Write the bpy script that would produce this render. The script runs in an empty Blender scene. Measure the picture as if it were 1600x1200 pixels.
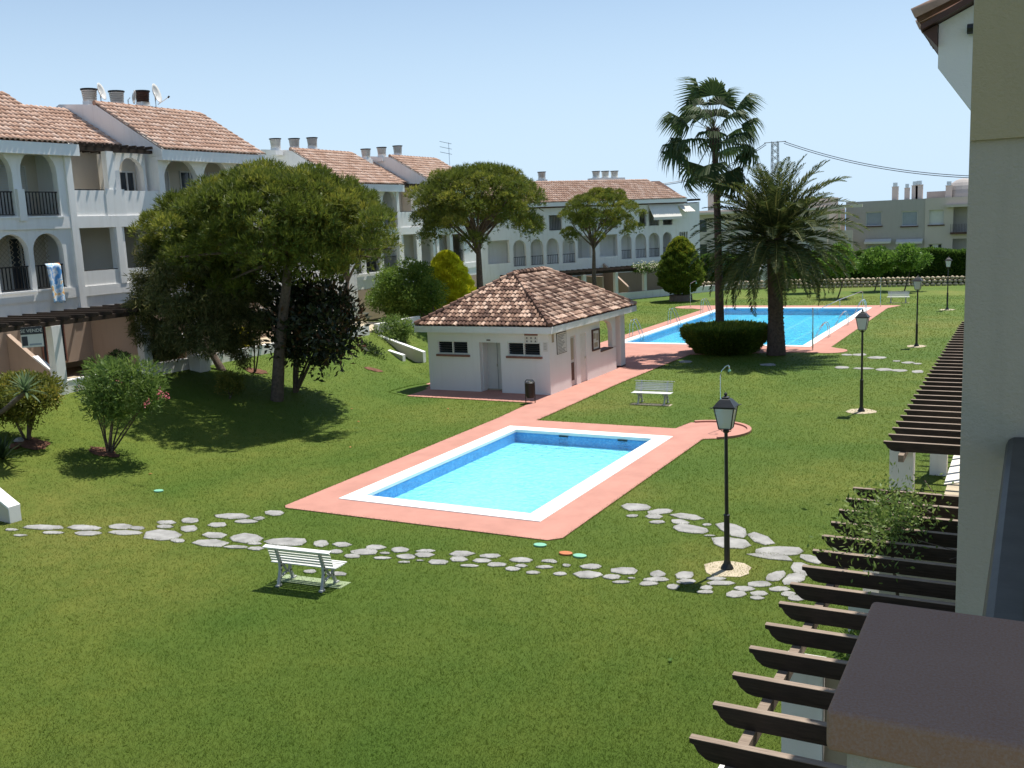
import bpy, bmesh, math, random
import numpy as np
from mathutils import Vector, Matrix
from mathutils.geometry import tessellate_polygon
random.seed(7); RNG = np.random.default_rng(11)
SC = bpy.context.scene; COL = SC.collection; PI = math.pi
R_ = math.radians
# ------------------------------------------------------------------ camera
CAMH = 6.8; FPX = 1535.357
CR = np.array([[0.8831597163, -0.0374581535, 0.4675743815], [0.4670835142, 0.1619222849, -0.8692606999], [-0.0431498115, 0.9860923184, 0.1604993252]])
cd = bpy.data.cameras.new('camera'); cam = bpy.data.objects.new('camera', cd); COL.objects.link(cam)
cd.sensor_fit = 'HORIZONTAL'; cd.sensor_width = 36; cd.lens = FPX/1600*36; cd.clip_start = .05; cd.clip_end = 60000
M = Matrix([list(CR[0])+[0], list(CR[1])+[0], list(CR[2])+[CAMH], [0, 0, 0, 1]])
cam.matrix_world = M; SC.camera = cam
# ------------------------------------------------------------------ light
SUN = Vector((.36, 1.2, 3.1)).normalized()
EL = math.asin(SUN.z); AZ = math.atan2(SUN.x, SUN.y)
W = bpy.data.worlds.new('World'); SC.world = W; W.use_nodes = True
nt = W.node_tree; bg = nt.nodes['Background']; sky = nt.nodes.new('ShaderNodeTexSky')
sky.sky_type = 'NISHITA'; sky.sun_disc = False; sky.sun_elevation = EL; sky.sun_rotation = AZ
sky.altitude = 0; sky.air_density = 1.0; sky.dust_density = .15; sky.ozone_density = 3.0

# pale summer haze towards the horizon, the same all round
_g = nt.nodes.new('ShaderNodeTexCoord'); _s = nt.nodes.new('ShaderNodeSeparateXYZ'); _r = nt.nodes.new('ShaderNodeMapRange'); _m = nt.nodes.new('ShaderNodeMix'); _m.data_type = 'RGBA'
nt.links.new(_g.outputs['Generated'], _s.inputs[0]); nt.links.new(_s.outputs['Z'], _r.inputs[0]); _r.interpolation_type = 'SMOOTHERSTEP'
_r.inputs[1].default_value = -.05; _r.inputs[2].default_value = .40; _r.inputs[3].default_value = 1; _r.inputs[4].default_value = .12
nt.links.new(_r.outputs[0], _m.inputs[0]); nt.links.new(sky.outputs[0], _m.inputs[6]); _m.inputs[7].default_value = (5.35, 6.95, 8.6, 1); nt.links.new(_m.outputs[2], bg.inputs[0]); bg.inputs[1].default_value = .075
sl = bpy.data.lights.new('sun', 'SUN'); so = bpy.data.objects.new('sun', sl); COL.objects.link(so)
sl.energy = 4.2; sl.angle = R_(.53); sl.color = (1, .955, .88); so.rotation_euler = SUN.to_track_quat('Z', 'Y').to_euler()
SC.view_settings.view_transform = 'Standard'; SC.view_settings.look = 'None'; SC.view_settings.gamma = 1
SC.view_settings.exposure = 0.70; SC.view_settings.use_curve_mapping = False
SC.render.engine = 'CYCLES'; SC.cycles.max_bounces = 8; SC.cycles.transparent_max_bounces = 16
# ------------------------------------------------------------------ measuring helpers (a photo pixel to a place)
def ray(x, y): return CR @ np.array([x-800., 600.-y, -FPX])
def hit(x, y, z=0.0):
    d = ray(x, y); t = (z-CAMH)/d[2]; return Vector((d[0]*t, d[1]*t, z))
def atX(x, y, X): d = ray(x, y); t = X/d[0]; return Vector((X, d[1]*t, CAMH+d[2]*t))
def atY(x, y, Y): d = ray(x, y); t = Y/d[1]; return Vector((d[0]*t, Y, CAMH+d[2]*t))
def sm(t): t = np.clip(t, 0, 1); return t*t*(3-2*t)
def terrain(x, y):
    x = np.asarray(x, float); y = np.asarray(y, float)
    toe = -22.6 - 5.4*sm((y-34)/7.5)
    top = 1.55 - .75*sm((y-44)/12) - .8*sm((y-56)/16)
    t = np.clip((toe-x)/(toe+30.6), 0, 1)
    h = top*(.6*t+.4*sm(t))
    far = np.maximum(0, np.hypot(x, y-60)-150)
    return h - np.minimum(far*.25, 26)
def tz(x, y): return float(terrain(x, y))
def gh(x, y):
    z = 0.
    for _ in range(40):
        p = hit(x, y, z); z = .5*z+.5*tz(p.x, p.y)
    p = hit(x, y, z); return p
# ------------------------------------------------------------------ materials
MATS = {}
def nn(m, t, **k):
    n = m.node_tree.nodes.new(t)
    for a, b in k.items():
        if hasattr(n, a): setattr(n, a, b)
    return n
def base(name, rough=.8, spec=.3):
    m = bpy.data.materials.new(name); m.use_nodes = True; MATS[name] = m
    b = m.node_tree.nodes['Principled BSDF']; b.inputs['Roughness'].default_value = rough
    b.inputs['Specular IOR Level'].default_value = spec
    return m, b
def c4(c): return (c[0], c[1], c[2], 1)
def ramp(m, fac, stops):
    r = nn(m, 'ShaderNodeValToRGB'); e = r.color_ramp.elements
    while len(e) < len(stops): e.new(.5)
    for i, (p, c) in enumerate(stops): e[i].position = p; e[i].color = c4(c)
    m.node_tree.links.new(fac, r.inputs[0]); return r.outputs[0]
def noise(m, scale, detail=4, rough=.6, vec=None, dist=0):
    n = nn(m, 'ShaderNodeTexNoise'); n.inputs['Scale'].default_value = scale; n.inputs['Detail'].default_value = detail
    n.inputs['Roughness'].default_value = rough; n.inputs['Distortion'].default_value = dist
    if vec is None:
        g = nn(m, 'ShaderNodeNewGeometry'); vec = g.outputs['Position']
    m.node_tree.links.new(vec, n.inputs['Vector']); return n.outputs['Fac']
def mix(m, fac, a, b, mode='MIX'):
    x = nn(m, 'ShaderNodeMix'); x.data_type = 'RGBA'; x.blend_type = mode
    L = m.node_tree.links
    for s, v in ((0, fac), (6, a), (7, b)):
        if isinstance(v, (int, float)): x.inputs[s].default_value = v
        elif isinstance(v, tuple): x.inputs[s].default_value = c4(v)
        else: L.new(v, x.inputs[s])
    return x.outputs[2]
def bump(m, b, h, strength=.3, dist=.01):
    n = nn(m, 'ShaderNodeBump'); n.inputs['Strength'].default_value = strength; n.inputs['Distance'].default_value = dist
    m.node_tree.links.new(h, n.inputs['Height']); m.node_tree.links.new(n.outputs[0], b.inputs['Normal'])
def plain(name, c, rough=.7, var=.12, scale=6, bs=.25, bscale=60, bd=.006, metal=0, spec=.3):
    m, b = base(name, rough, spec); n = noise(m, scale)
    lo = tuple(max(0, v*(1-var)) for v in c); hi = tuple(v*(1+var*.6) for v in c)
    m.node_tree.links.new(ramp(m, n, [(.3, lo), (.7, hi)]), b.inputs['Base Color'])
    b.inputs['Metallic'].default_value = metal
    if bs: bump(m, b, noise(m, bscale, 3), bs, bd)
    return m
def stucco(name, c, dirt=(.5, .47, .42), amt=.35, bscale=45, bd=.012):
    m, b = base(name, .9, .15)
    g = nn(m, 'ShaderNodeNewGeometry'); mp = nn(m, 'ShaderNodeMapping'); mp.inputs['Scale'].default_value = (2.2, 2.2, .25)
    m.node_tree.links.new(g.outputs['Position'], mp.inputs[0])
    st = noise(m, 2.0, 6, .65, mp.outputs[0]); n2 = noise(m, .9, 5)
    c1 = mix(m, ramp(m, st, [(.5, (0, 0, 0)), (.8, (amt, amt, amt))]), c, dirt)
    c2 = mix(m, ramp(m, n2, [(.35, (0, 0, 0)), (.75, (.14, .14, .14))]), c1, tuple(v*.75 for v in c))
    m.node_tree.links.new(c2, b.inputs['Base Color'])
    bump(m, b, noise(m, bscale, 4, .7), .45, bd); return m
white = stucco('white_stucco', (.80, .79, .765)); white2 = stucco('white_paint_wall', (.82, .815, .80), amt=.15)
cream = stucco('cream_stucco', (.62, .56, .46)); tan = stucco('tan_stucco', (.42, .32, .25), (.3, .23, .18))
greyw = stucco('grey_rough_stucco', (.46, .40, .32), (.30, .265, .21), amt=.6, bscale=70, bd=.02)
beigew = stucco('beige_rough_stucco', (.46, .37, .23), (.32, .26, .17), amt=.3, bscale=70, bd=.02)
greyb = stucco('grey_beige_render', (.42, .385, .36), (.3, .28, .26), amt=.4); beigeb = stucco('pale_beige_render', (.56, .485, .43), amt=.3)
deckm = plain('terracotta_deck', (.46, .225, .175), .85, .13, 1.1, .3, 90, .008)
coping = plain('white_coping', (.80, .79, .76), .6, .06, 3, .1)
tilew = None
wood = None
def woodmat(name, c1, c2):
    m, b = base(name, .75, .25)
    t = nn(m, 'ShaderNodeTexCoord'); mp = nn(m, 'ShaderNodeMapping'); mp.inputs['Scale'].default_value = (1.2, 18, 18)
    m.node_tree.links.new(t.outputs['Object'], mp.inputs[0])
    n = noise(m, 3, 6, .7, mp.outputs[0])
    m.node_tree.links.new(ramp(m, n, [(.3, c1), (.7, c2)]), b.inputs['Base Color']); bump(m, b, n, .4, .004); return m
wood = woodmat('dark_weathered_wood', (.020, .014, .011), (.060, .043, .032))
wood2 = woodmat('sunbleached_wood', (.15, .11, .085), (.33, .26, .20))
benchm = plain('white_bench_paint', (.74, .74, .70), .45, .08, 8, .1)
blackm = plain('black_paint', (.018, .019, .02), .4, .3, 12, .1, spec=.5)
steel = plain('pool_steel', (.62, .63, .64), .22, .06, 10, 0, metal=1)
dkmetal = plain('dark_railing', (.03, .025, .022), .5, .2, 10, .1)
railm = plain('blue_grey_rail', (.062, .058, .050), .5, .25, 14, .15, 90, .002, spec=.3)
capm = None
m, b = base('terracotta_cap_tile', .8, .25)
n1 = noise(m, 7, 6, .7); n2 = noise(m, 260, 4, .7)
c = mix(m, n1, (.27, .135, .075), (.36, .20, .12)); c = mix(m, ramp(m, n2, [(.35, (0, 0, 0)), (.7, (.6, .6, .6))]), c, (.36, .27, .235))
m.node_tree.links.new(c, b.inputs['Base Color']); bump(m, b, noise(m, 700, 4, .75), .5, .0012); capm = m
stonem = plain('grey_flagstone', (.30, .295, .28), .9, .34, 2.7, .5, 30, .012)
sandm = plain('pale_concrete', (.46, .39, .28), .9, .2, 3, .4, 40, .01)
rubble = plain('honey_limestone', (.48, .40, .28), .9, .3, 1.2, .5, 20, .02)
soil = plain('red_soil', (.15, .07, .042), .95, .5, 5, .8, 30, .03)
bark = plain('grey_brown_bark', (.13, .098, .075), .95, .4, 9, .9, 25, .04)
palmbark = plain('palm_trunk_bark', (.115, .085, .068), .95, .4, 10, .9, 22, .05)
mint = plain('mint_plastic_cover', (.20, .46, .32), .5, .1, 6, 0); orange = plain('orange_clay_cover', (.5, .17, .07), .6, .1, 6, 0)
greyglass, b = base('dark_window_glass', .15, .5); b.inputs['Base Color'].default_value = (.035, .042, .05, 1)
shutter = plain('pale_shutter', (.60, .59, .56), .6, .05, 3, .1); shutterb = plain('blue_grey_shutter', (.30, .33, .37), .6, .08, 3, .1)
canvas = plain('cream_canvas', (.72, .69, .62), .9, .06, 2, .15); canvas2 = plain('beige_canvas', (.42, .36, .27), .9, .08, 2, .15)
signw = plain('white_sign_board', (.70, .68, .64), .5, .05, 3, 0); ink = plain('dark_print', (.06, .06, .07), .6, .1, 3, 0)
brownf = plain('brown_frame', (.09, .045, .035), .5, .2, 8, .1); sill_m = plain('terracotta_sill', (.26, .13, .10), .8, .2, 5, .2)
lampglass, b = base('frosted_lantern_glass', .35, .5); b.inputs['Base Color'].default_value = (.66, .68, .70, 1); b.inputs['Transmission Weight'].default_value = .25
flag = {}
# roof tiles: colour per tile from attribute or per object
def tilemat(name, stops, obj=False):
    m, b = base(name, .85, .2)
    if obj: s = nn(m, 'ShaderNodeObjectInfo').outputs['Random']
    else:
        a = nn(m, 'ShaderNodeAttribute'); a.attribute_name = 'col'; s = a.outputs['Fac']
    c = ramp(m, s, stops); n = noise(m, 9, 5)
    c = mix(m, ramp(m, n, [(.45, (0, 0, 0)), (.75, (.5, .5, .5))]), c, tuple(v*.55 for v in stops[0][1]))
    m.node_tree.links.new(c, b.inputs['Base Color']); bump(m, b, noise(m, 50, 3), .3, .008); return m
ST1 = [(0, (.44, .27, .19)), (.35, (.54, .35, .255)), (.7, (.61, .42, .32)), (1, (.67, .50, .40))]
ST2 = [(0, (.10, .058, .044)), (.35, (.16, .09, .065)), (.5, (.28, .17, .12)), (.68, (.50, .33, .24)), (1, (.66, .48, .37))]
tile1 = tilemat('salmon_roof_tile', ST1); tile2 = tilemat('lichened_roof_tile', ST2); tile2o = tilemat('lichened_roof_tile_single', ST2, True)
mortar = plain('roof_underlay', (.10, .055, .04), .9, .2, 6, .3)
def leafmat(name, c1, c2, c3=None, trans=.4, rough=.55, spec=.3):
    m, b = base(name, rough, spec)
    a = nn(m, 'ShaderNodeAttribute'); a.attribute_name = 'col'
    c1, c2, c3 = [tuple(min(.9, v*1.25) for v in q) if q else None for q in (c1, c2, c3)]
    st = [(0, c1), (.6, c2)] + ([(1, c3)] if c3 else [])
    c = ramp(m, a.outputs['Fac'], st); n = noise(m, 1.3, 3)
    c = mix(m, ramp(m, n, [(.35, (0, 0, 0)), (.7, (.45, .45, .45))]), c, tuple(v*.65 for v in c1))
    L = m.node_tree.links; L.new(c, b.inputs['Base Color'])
    t = nn(m, 'ShaderNodeBsdfTranslucent'); L.new(c, t.inputs[0])
    x = nn(m, 'ShaderNodeMixShader'); x.inputs[0].default_value = trans
    L.new(b.outputs[0], x.inputs[1]); L.new(t.outputs[0], x.inputs[2]); L.new(x.outputs[0], m.node_tree.nodes['Material Output'].inputs[0]); return m
pineleaf = leafmat('pine_needles', (.058, .082, .012), (.145, .175, .026), (.33, .31, .05))
tamleaf = leafmat('tamarisk_feathers', (.055, .07, .022), (.13, .14, .045), (.23, .20, .08))
rubleaf = leafmat('rubber_tree_leaves', (.012, .020, .008), (.030, .038, .014), (.12, .045, .025), .08, .4, .3)
olealeaf = leafmat('oleander_leaves', (.07, .12, .025), (.14, .21, .045), (.24, .30, .08))
hedgeleaf = leafmat('hedge_leaves', (.04, .09, .014), (.085, .16, .025), (.20, .28, .05))
darkleaf = leafmat('dark_shrub_leaves', (.018, .035, .012), (.04, .07, .02), (.08, .11, .03))
yelleaf = leafmat('golden_foliage', (.62, .58, .03), (.88, .78, .05), (.95, .85, .08), .62)
olive = leafmat('olive_gold_leaves', (.08, .10, .018), (.18, .19, .03), (.36, .27, .05))
palmleaf = leafmat('fan_palm_leaf', (.030, .055, .018), (.055, .085, .028), (.12, .15, .06), .35, .6, .2)
dateleaf = leafmat('date_palm_leaf', (.028, .045, .012), (.060, .080, .022), (.17, .17, .05), .35, .6, .2)
yucleaf = leafmat('yucca_leaf', (.10, .15, .07), (.17, .24, .12), (.28, .34, .19))
limeleaf = leafmat('lime_young_leaves', (.07, .14, .02), (.13, .23, .035), (.22, .33, .06))
pinkm = leafmat('pink_blossom', (.5, .10, .14), (.7, .22, .26)); creamfl = leafmat('cream_blossom', (.5, .48, .33), (.66, .64, .5))
# grass
# places where the turf is thin and dry
DRY = [(-18.5, 14.2, 4.2, .75), (-15.2, 13.0, 3.0, .5), (-5.3, 18.2, 2.0, .7), (-22.5, 24.0, 5.0, .45), (-18.2, 20.2, 3.0, .45), (-19.0, 30.5, 3.5, .35), (-25.5, 63.0, 5.0, .7), (-6.3, 57.0, 3.2, .7), (-14.0, 79.0, 6.0, .55), (-4.0, 25.0, 4.0, .35), (-25.0, 17.0, 4.0, .4)]
def grassmat(name, blade=False):
    m, b = base(name, .75, .2)
    n1 = noise(m, .16, 5, .6, dist=.4); n2 = noise(m, 1.6, 5, .7); n3 = noise(m, 26, 4, .75)
    c = mix(m, ramp(m, n1, [(.36, (0, 0, 0)), (.66, (1, 1, 1))]), (.064, .124, .011), (.155, .182, .024))
    geo_ = nn(m, 'ShaderNodeNewGeometry'); nd = noise(m, .9, 4, .7)
    for (wx, wy, wr, am) in DRY:
        v_ = nn(m, 'ShaderNodeVectorMath'); v_.operation = 'DISTANCE'; m.node_tree.links.new(geo_.outputs['Position'], v_.inputs[0]); v_.inputs[1].default_value = (wx, wy, 0)
        q_ = nn(m, 'ShaderNodeMapRange'); q_.interpolation_type = 'SMOOTHSTEP'; q_.inputs[1].default_value = wr*.15; q_.inputs[2].default_value = wr; q_.inputs[3].default_value = am; q_.inputs[4].default_value = 0; m.node_tree.links.new(v_.outputs['Value'], q_.inputs[0])
        k_ = nn(m, 'ShaderNodeMath'); k_.operation = 'MULTIPLY'; m.node_tree.links.new(q_.outputs[0], k_.inputs[0]); m.node_tree.links.new(ramp(m, nd, [(.25, (.35, .35, .35)), (.7, (1, 1, 1))]), k_.inputs[1]); c = mix(m, k_.outputs[0], c, (.27, .235, .05))
    n4 = noise(m, .11, 3, .5); c = mix(m, ramp(m, n4, [(.56, (0, 0, 0)), (.72, (.7, .7, .7))]), c, (.27, .225, .055))
    c = mix(m, ramp(m, n2, [(.3, (0, 0, 0)), (.72, (.6, .6, .6))]), c, (.050, .101, .008))
    if blade:
        a = nn(m, 'ShaderNodeAttribute'); a.attribute_name = 'col'
        c = mix(m, ramp(m, a.outputs['Fac'], [(0, (0, 0, 0)), (1, (.5, .5, .5))]), c, (.135, .21, .030))
    else:
        c = mix(m, ramp(m, n3, [(.35, (.0, .0, .0)), (.7, (.6, .6, .6))]), c, (.105, .170, .020))
        bump(m, b, noise(m, 42, 5, .8), .9, .05)
    m.node_tree.links.new(c, b.inputs['Base Color'])
    if blade:
        t = nn(m, 'ShaderNodeBsdfTranslucent'); m.node_tree.links.new(c, t.inputs[0]); x = nn(m, 'ShaderNodeMixShader'); x.inputs[0].default_value = .45
        m.node_tree.links.new(b.outputs[0], x.inputs[1]); m.node_tree.links.new(t.outputs[0], x.inputs[2]); m.node_tree.links.new(x.outputs[0], m.node_tree.nodes['Material Output'].inputs[0])
    return m
grass = grassmat('lawn_grass'); blade = grassmat('grass_blade', True)
# water
def watermat(name, tint, bscale, bs):
    m = bpy.data.materials.new(name); m.use_nodes = True; N = m.node_tree; N.nodes.clear(); L = N.links
    o = N.nodes.new('ShaderNodeOutputMaterial'); t = N.nodes.new('ShaderNodeBsdfTransparent'); t.inputs[0].default_value = c4(tint)
    g = N.nodes.new('ShaderNodeBsdfGlossy'); g.inputs['Roughness'].default_value = .04
    f = N.nodes.new('ShaderNodeFresnel'); f.inputs[0].default_value = 1.33; x = N.nodes.new('ShaderNodeMixShader')
    geo = N.nodes.new('ShaderNodeNewGeometry'); n = N.nodes.new('ShaderNodeTexNoise'); n.inputs['Scale'].default_value = bscale; n.inputs['Detail'].default_value = 4
    L.new(geo.outputs['Position'], n.inputs['Vector']); bp = N.nodes.new('ShaderNodeBump'); bp.inputs['Strength'].default_value = min(1, bs*1.8); bp.inputs['Distance'].default_value = .09
    L.new(n.outputs['Fac'], bp.inputs['Height']); L.new(bp.outputs[0], g.inputs['Normal']); L.new(bp.outputs[0], f.inputs['Normal'])
    L.new(f.outputs[0], x.inputs[0]); L.new(t.outputs[0], x.inputs[1]); L.new(g.outputs[0], x.inputs[2]); L.new(x.outputs[0], o.inputs[0]); return m
water1 = watermat('shallow_pool_water', (.66, .93, .985), 5, .5); water2 = watermat('deep_pool_water', (.45, .88, .97), 4, .5)
def mosaic(name, c1, c2, sc):
    m, b = base(name, .35, .4); g = nn(m, 'ShaderNodeNewGeometry')
    v = nn(m, 'ShaderNodeTexVoronoi'); v.inputs['Scale'].default_value = sc; v.distance = 'CHEBYCHEV'; v.inputs['Randomness'].default_value = .25
    m.node_tree.links.new(g.outputs['Position'], v.inputs['Vector'])
    n = noise(m, 1.2, 4); s = nn(m, 'ShaderNodeSeparateColor'); m.node_tree.links.new(v.outputs['Color'], s.inputs[0])
    c = ramp(m, s.outputs[0], [(.2, c1), (.8, c2)]); c = mix(m, ramp(m, n, [(.3, (0, 0, 0)), (.7, (.35, .35, .35))]), c, tuple(x*1.12 for x in c2))
    m.node_tree.links.new(c, b.inputs['Base Color']); return m
poolfloor = mosaic('pale_blue_pool_tile', (.38, .70, .82), (.56, .88, .93), 12)
poolwall = mosaic('blue_mosaic_tile', (.07, .22, .50), (.13, .33, .62), 14)
poolwall2 = mosaic('cyan_mosaic_tile', (.06, .30, .55), (.11, .40, .64), 8)
poolfloor2 = mosaic('mid_blue_pool_tile', (.22, .62, .80), (.30, .70, .86), 5); lanem = plain('pale_lane_line', (.55, .74, .78), .5, .05)
m, b = base('sea_water', .25, .4); b.inputs['Base Color'].default_value = (.045, .14, .30, 1); bump(m, b, noise(m, .12, 4), .5, 1.0); sea = m
# towel
m, b = base('towel_print', .95, .1); n = noise(m, 3.0, 2, .4); c = ramp(m, n, [(.36, (.10, .30, .62)), (.44, (.75, .78, .8)), (.5, (.20, .45, .72)), (.57, (.75, .78, .76)), (.63, (.70, .42, .13)), (.7, (.72, .25, .2))])
[setattr(e, 'interpolation', 'CONSTANT') for e in []]; m.node_tree.links.new(c, b.inputs['Base Color']); towelm = m
# ------------------------------------------------------------------ object helpers
def tag(o, label=None, cat=None, group=None, kind=None):
    if label: o['label'] = label
    if cat: o['category'] = cat
    if group: o['group'] = group
    if kind: o['kind'] = kind
    return o
def empty(name, loc=(0, 0, 0), rz=0, label=None, cat=None, group=None, kind=None):
    o = bpy.data.objects.new(name, None); COL.objects.link(o); o.location = loc; o.rotation_euler = (0, 0, rz); o.empty_display_size = .2
    return tag(o, label, cat, group, kind)
def link(name, me, parent=None, loc=(0, 0, 0), rot=(0, 0, 0)):
    o = bpy.data.objects.new(name, me); COL.objects.link(o); o.parent = parent; o.location = loc; o.rotation_euler = rot; return o
def copy_tree(o, parent=None):
    c = o.copy(); COL.objects.link(c); c.parent = parent
    for ch in list(o.children): copy_tree(ch, c)
    return c
class MB:
    """collects boxes, tubes and faces for one mesh"""
    def __init__(s): s.v = []; s.f = []; s.sm = False
    def add(s, vs, fs):
        n = len(s.v); s.v += [tuple(v) for v in vs]; s.f += [tuple(i+n for i in f) for f in fs]; return s
    def box(s, x0, x1, y0, y1, z0, z1):
        return s.add([(x0, y0, z0), (x1, y0, z0), (x1, y1, z0), (x0, y1, z0), (x0, y0, z1), (x1, y0, z1), (x1, y1, z1), (x0, y1, z1)],
                     [(0, 3, 2, 1), (4, 5, 6, 7), (0, 1, 5, 4), (1, 2, 6, 5), (2, 3, 7, 6), (3, 0, 4, 7)])
    def prism(s, poly, axis, a0, a1):
        n = len(poly)
        def mk(p, a): return (a, p[0], p[1]) if axis == 'x' else (p[0], a, p[1]) if axis == 'y' else (p[0], p[1], a)
        vs = [mk(p, a0) for p in poly]+[mk(p, a1) for p in poly]
        fs = [tuple(range(n))[::-1], tuple(range(n, 2*n))]+[(i, (i+1) % n, n+(i+1) % n, n+i) for i in range(n)]
        return s.add(vs, fs)
    def tube(s, pts, r, seg=8, cap=True):
        pts = [Vector(p) for p in pts]; rr = r if isinstance(r, (list, tuple)) else [r]*len(pts); n0 = len(s.v); k = len(pts)
        for i, p in enumerate(pts):
            d = (pts[min(i+1, k-1)]-pts[max(i-1, 0)]).normalized()
            u = d.cross(Vector((0, 0, 1)) if abs(d.z) < .9 else Vector((1, 0, 0))).normalized(); w = d.cross(u)
            for j in range(seg):
                a = 2*PI*j/seg; s.v.append(tuple(p+(u*math.cos(a)+w*math.sin(a))*rr[i]))
        for i in range(k-1):
            for j in range(seg):
                a = n0+i*seg+j; b2 = n0+i*seg+(j+1) % seg; s.f.append((a, b2, b2+seg, a+seg))
        if cap: s.f.append(tuple(n0+j for j in range(seg))[::-1]); s.f.append(tuple(n0+(k-1)*seg+j for j in range(seg)))
        return s
    def mesh(s, name, mat, smooth=False):
        me = bpy.data.meshes.new(name); me.from_pydata(s.v, [], s.f); me.materials.append(mat)
        bm = bmesh.new(); bm.from_mesh(me); bmesh.ops.recalc_face_normals(bm, faces=bm.faces); bm.to_mesh(me); bm.free()
        if smooth: me.shade_smooth()
        return me
    def build(s, name, mat, parent=None, loc=(0, 0, 0), rot=(0, 0, 0), smooth=False, bev=0):
        o = link(name, s.mesh(name, mat, smooth), parent, loc, rot)
        if bev: md = o.modifiers.new('bevel', 'BEVEL'); md.width = bev; md.segments = 2; md.limit_method = 'ANGLE'
        return o
def struct(o): o['kind'] = 'structure'; return o
def panel(outer, holes, thick, fn):
    """flat wall with openings; outer and holes are (a, z) loops; fn(a, z, t) gives the place, t 0 front 1 back"""
    loops = [[Vector((p[0], p[1], 0)) for p in outer]]+[[Vector((p[0], p[1], 0)) for p in h] for h in holes]
    tris = tessellate_polygon(loops); flat = [p for l in loops for p in l]; n = len(flat); mb = MB()
    vs = [fn(p.x, p.y, 0) for p in flat]+[fn(p.x, p.y, thick) for p in flat]
    fs = [tuple(t) for t in tris]+[tuple(i+n for i in t)[::-1] for t in tris]; k = 0
    for l in loops:
        m_ = len(l)
        for i in range(m_): fs.append((k+i, k+(i+1) % m_, n+k+(i+1) % m_, n+k+i))
        k += m_
    return mb.add(vs, fs)
def rect(a0, a1, z0, z1): return [(a0, z0), (a1, z0), (a1, z1), (a0, z1)]
def arch(a0, a1, z0, z1, n=12, rise=None):
    c = (a0+a1)/2; r = (a1-a0)/2; h = r if rise is None else rise
    return [(a0, z0), (a1, z0)]+[(c+r*math.cos(PI*i/n), z1-h+h*math.sin(PI*i/n)) for i in range(n+1)]
def np_mesh(name, V, Fc, nv, mat, col=None, per=None, smooth=False):
    me = bpy.data.meshes.new(name); me.vertices.add(len(V)); me.vertices.foreach_set('co', V.astype(np.float32).ravel())
    nf = len(Fc); me.loops.add(nf*nv); me.polygons.add(nf); me.loops.foreach_set('vertex_index', Fc.astype(np.int32).ravel())
    me.polygons.foreach_set('loop_start', np.arange(0, nf*nv, nv, dtype=np.int32)); me.update(calc_edges=True)
    if col is not None:
        a = me.attributes.new('col', 'FLOAT', 'POINT'); a.data.foreach_set('value', np.repeat(col, per).astype(np.float32))
    me.materials.append(mat)
    if smooth: me.shade_smooth()
    return me
def unit(v): return v/np.maximum(np.linalg.norm(v, axis=1, keepdims=True), 1e-9)
def leaves(name, C_, D, L_, Wd, mat, col, parent=None, fold=0.0, mid=.45, as_mesh=False):
    """many rhombic leaves: base C_, direction D, length L_, width Wd"""
    N = len(C_); D = unit(D); r = RNG.normal(size=(N, 3)); S = unit(np.cross(D, r)); Nn = np.cross(S, D)
    L_ = np.broadcast_to(L_, (N,))[:, None]; Wd = np.broadcast_to(Wd, (N,))[:, None]
    V = np.empty((N, 4, 3)); V[:, 0] = C_; V[:, 1] = C_+D*L_*mid+S*Wd*.5+Nn*fold*Wd; V[:, 2] = C_+D*L_; V[:, 3] = C_+D*L_*mid-S*Wd*.5+Nn*fold*Wd
    F_ = np.arange(N*4).reshape(N, 4)
    me = np_mesh(name, V.reshape(-1, 3), F_, 4, mat, col, 4)
    return me if as_mesh else link(name, me, parent)
def sph(n):
    v = RNG.normal(size=(n, 3)); return unit(v)
def clumps(cs, rs, n, squash=.8, shell=.35, up=0.0):
    """n points near the surfaces of lumps; returns places and outward directions"""
    cs = np.array(cs, float); rs = np.array(rs, float); w = rs**2; idx = RNG.choice(len(cs), n, p=w/w.sum())
    d = sph(n); d[:, 2] = np.where((d[:, 2] < -.2) & (RNG.random(n) < up), -d[:, 2], d[:, 2])
    rad = rs[idx][:, None]*(1-shell*RNG.random((n, 1))**1.6); p = cs[idx]+d*rad*np.array([1, 1, squash]); return p, d, idx
# ------------------------------------------------------------------ ground, deck, pools, sea
P1o = (-15.65, -9.86, 19.4, 28.8); P1 = (-15.15, -10.36, 19.9, 28.3)
P2o = (-20.6, -10.0, 50.5, 71.6); P2 = (-20.15, -10.45, 50.95, 71.1)
def axis_coords(lo, hi, fine, step, extra):
    a = list(np.arange(fine[0], fine[1]+.01, step))+extra
    x = fine[1]; s = step
    while x < hi: s *= 1.35; x += s; a.append(x)
    x = fine[0]; s = step
    while x > lo: s *= 1.35; x -= s; a.append(x)
    return np.array(sorted(set(np.round(a, 3))))
xs = axis_coords(-420, 420, (-46, 2), .5, [P1o[0]+.2, P1o[1]-.2, P2o[0]+.2, P2o[1]-.2]); ys = axis_coords(-300, 420, (0, 100), .5, [P1o[2]+.2, P1o[3]-.2, P2o[2]+.2, P2o[3]-.2])
GX, GY = np.meshgrid(xs, ys); GZ = terrain(GX, GY)
V = np.stack([GX, GY, GZ], -1).reshape(-1, 3); nx = len(xs); fs = []
mx = (xs[:-1]+xs[1:])/2; my = (ys[:-1]+ys[1:])/2
for j in range(len(ys)-1):
    for i in range(nx-1):
        hole = any(p[0]+.19 < mx[i] < p[1]-.19 and p[2]+.19 < my[j] < p[3]-.19 for p in (P1o, P2o))
        if not hole: fs.append((j*nx+i, j*nx+i+1, (j+1)*nx+i+1, (j+1)*nx+i))
struct(link('lawn', np_mesh('lawn', V, np.array(fs), 4, grass, smooth=True)))
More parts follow.
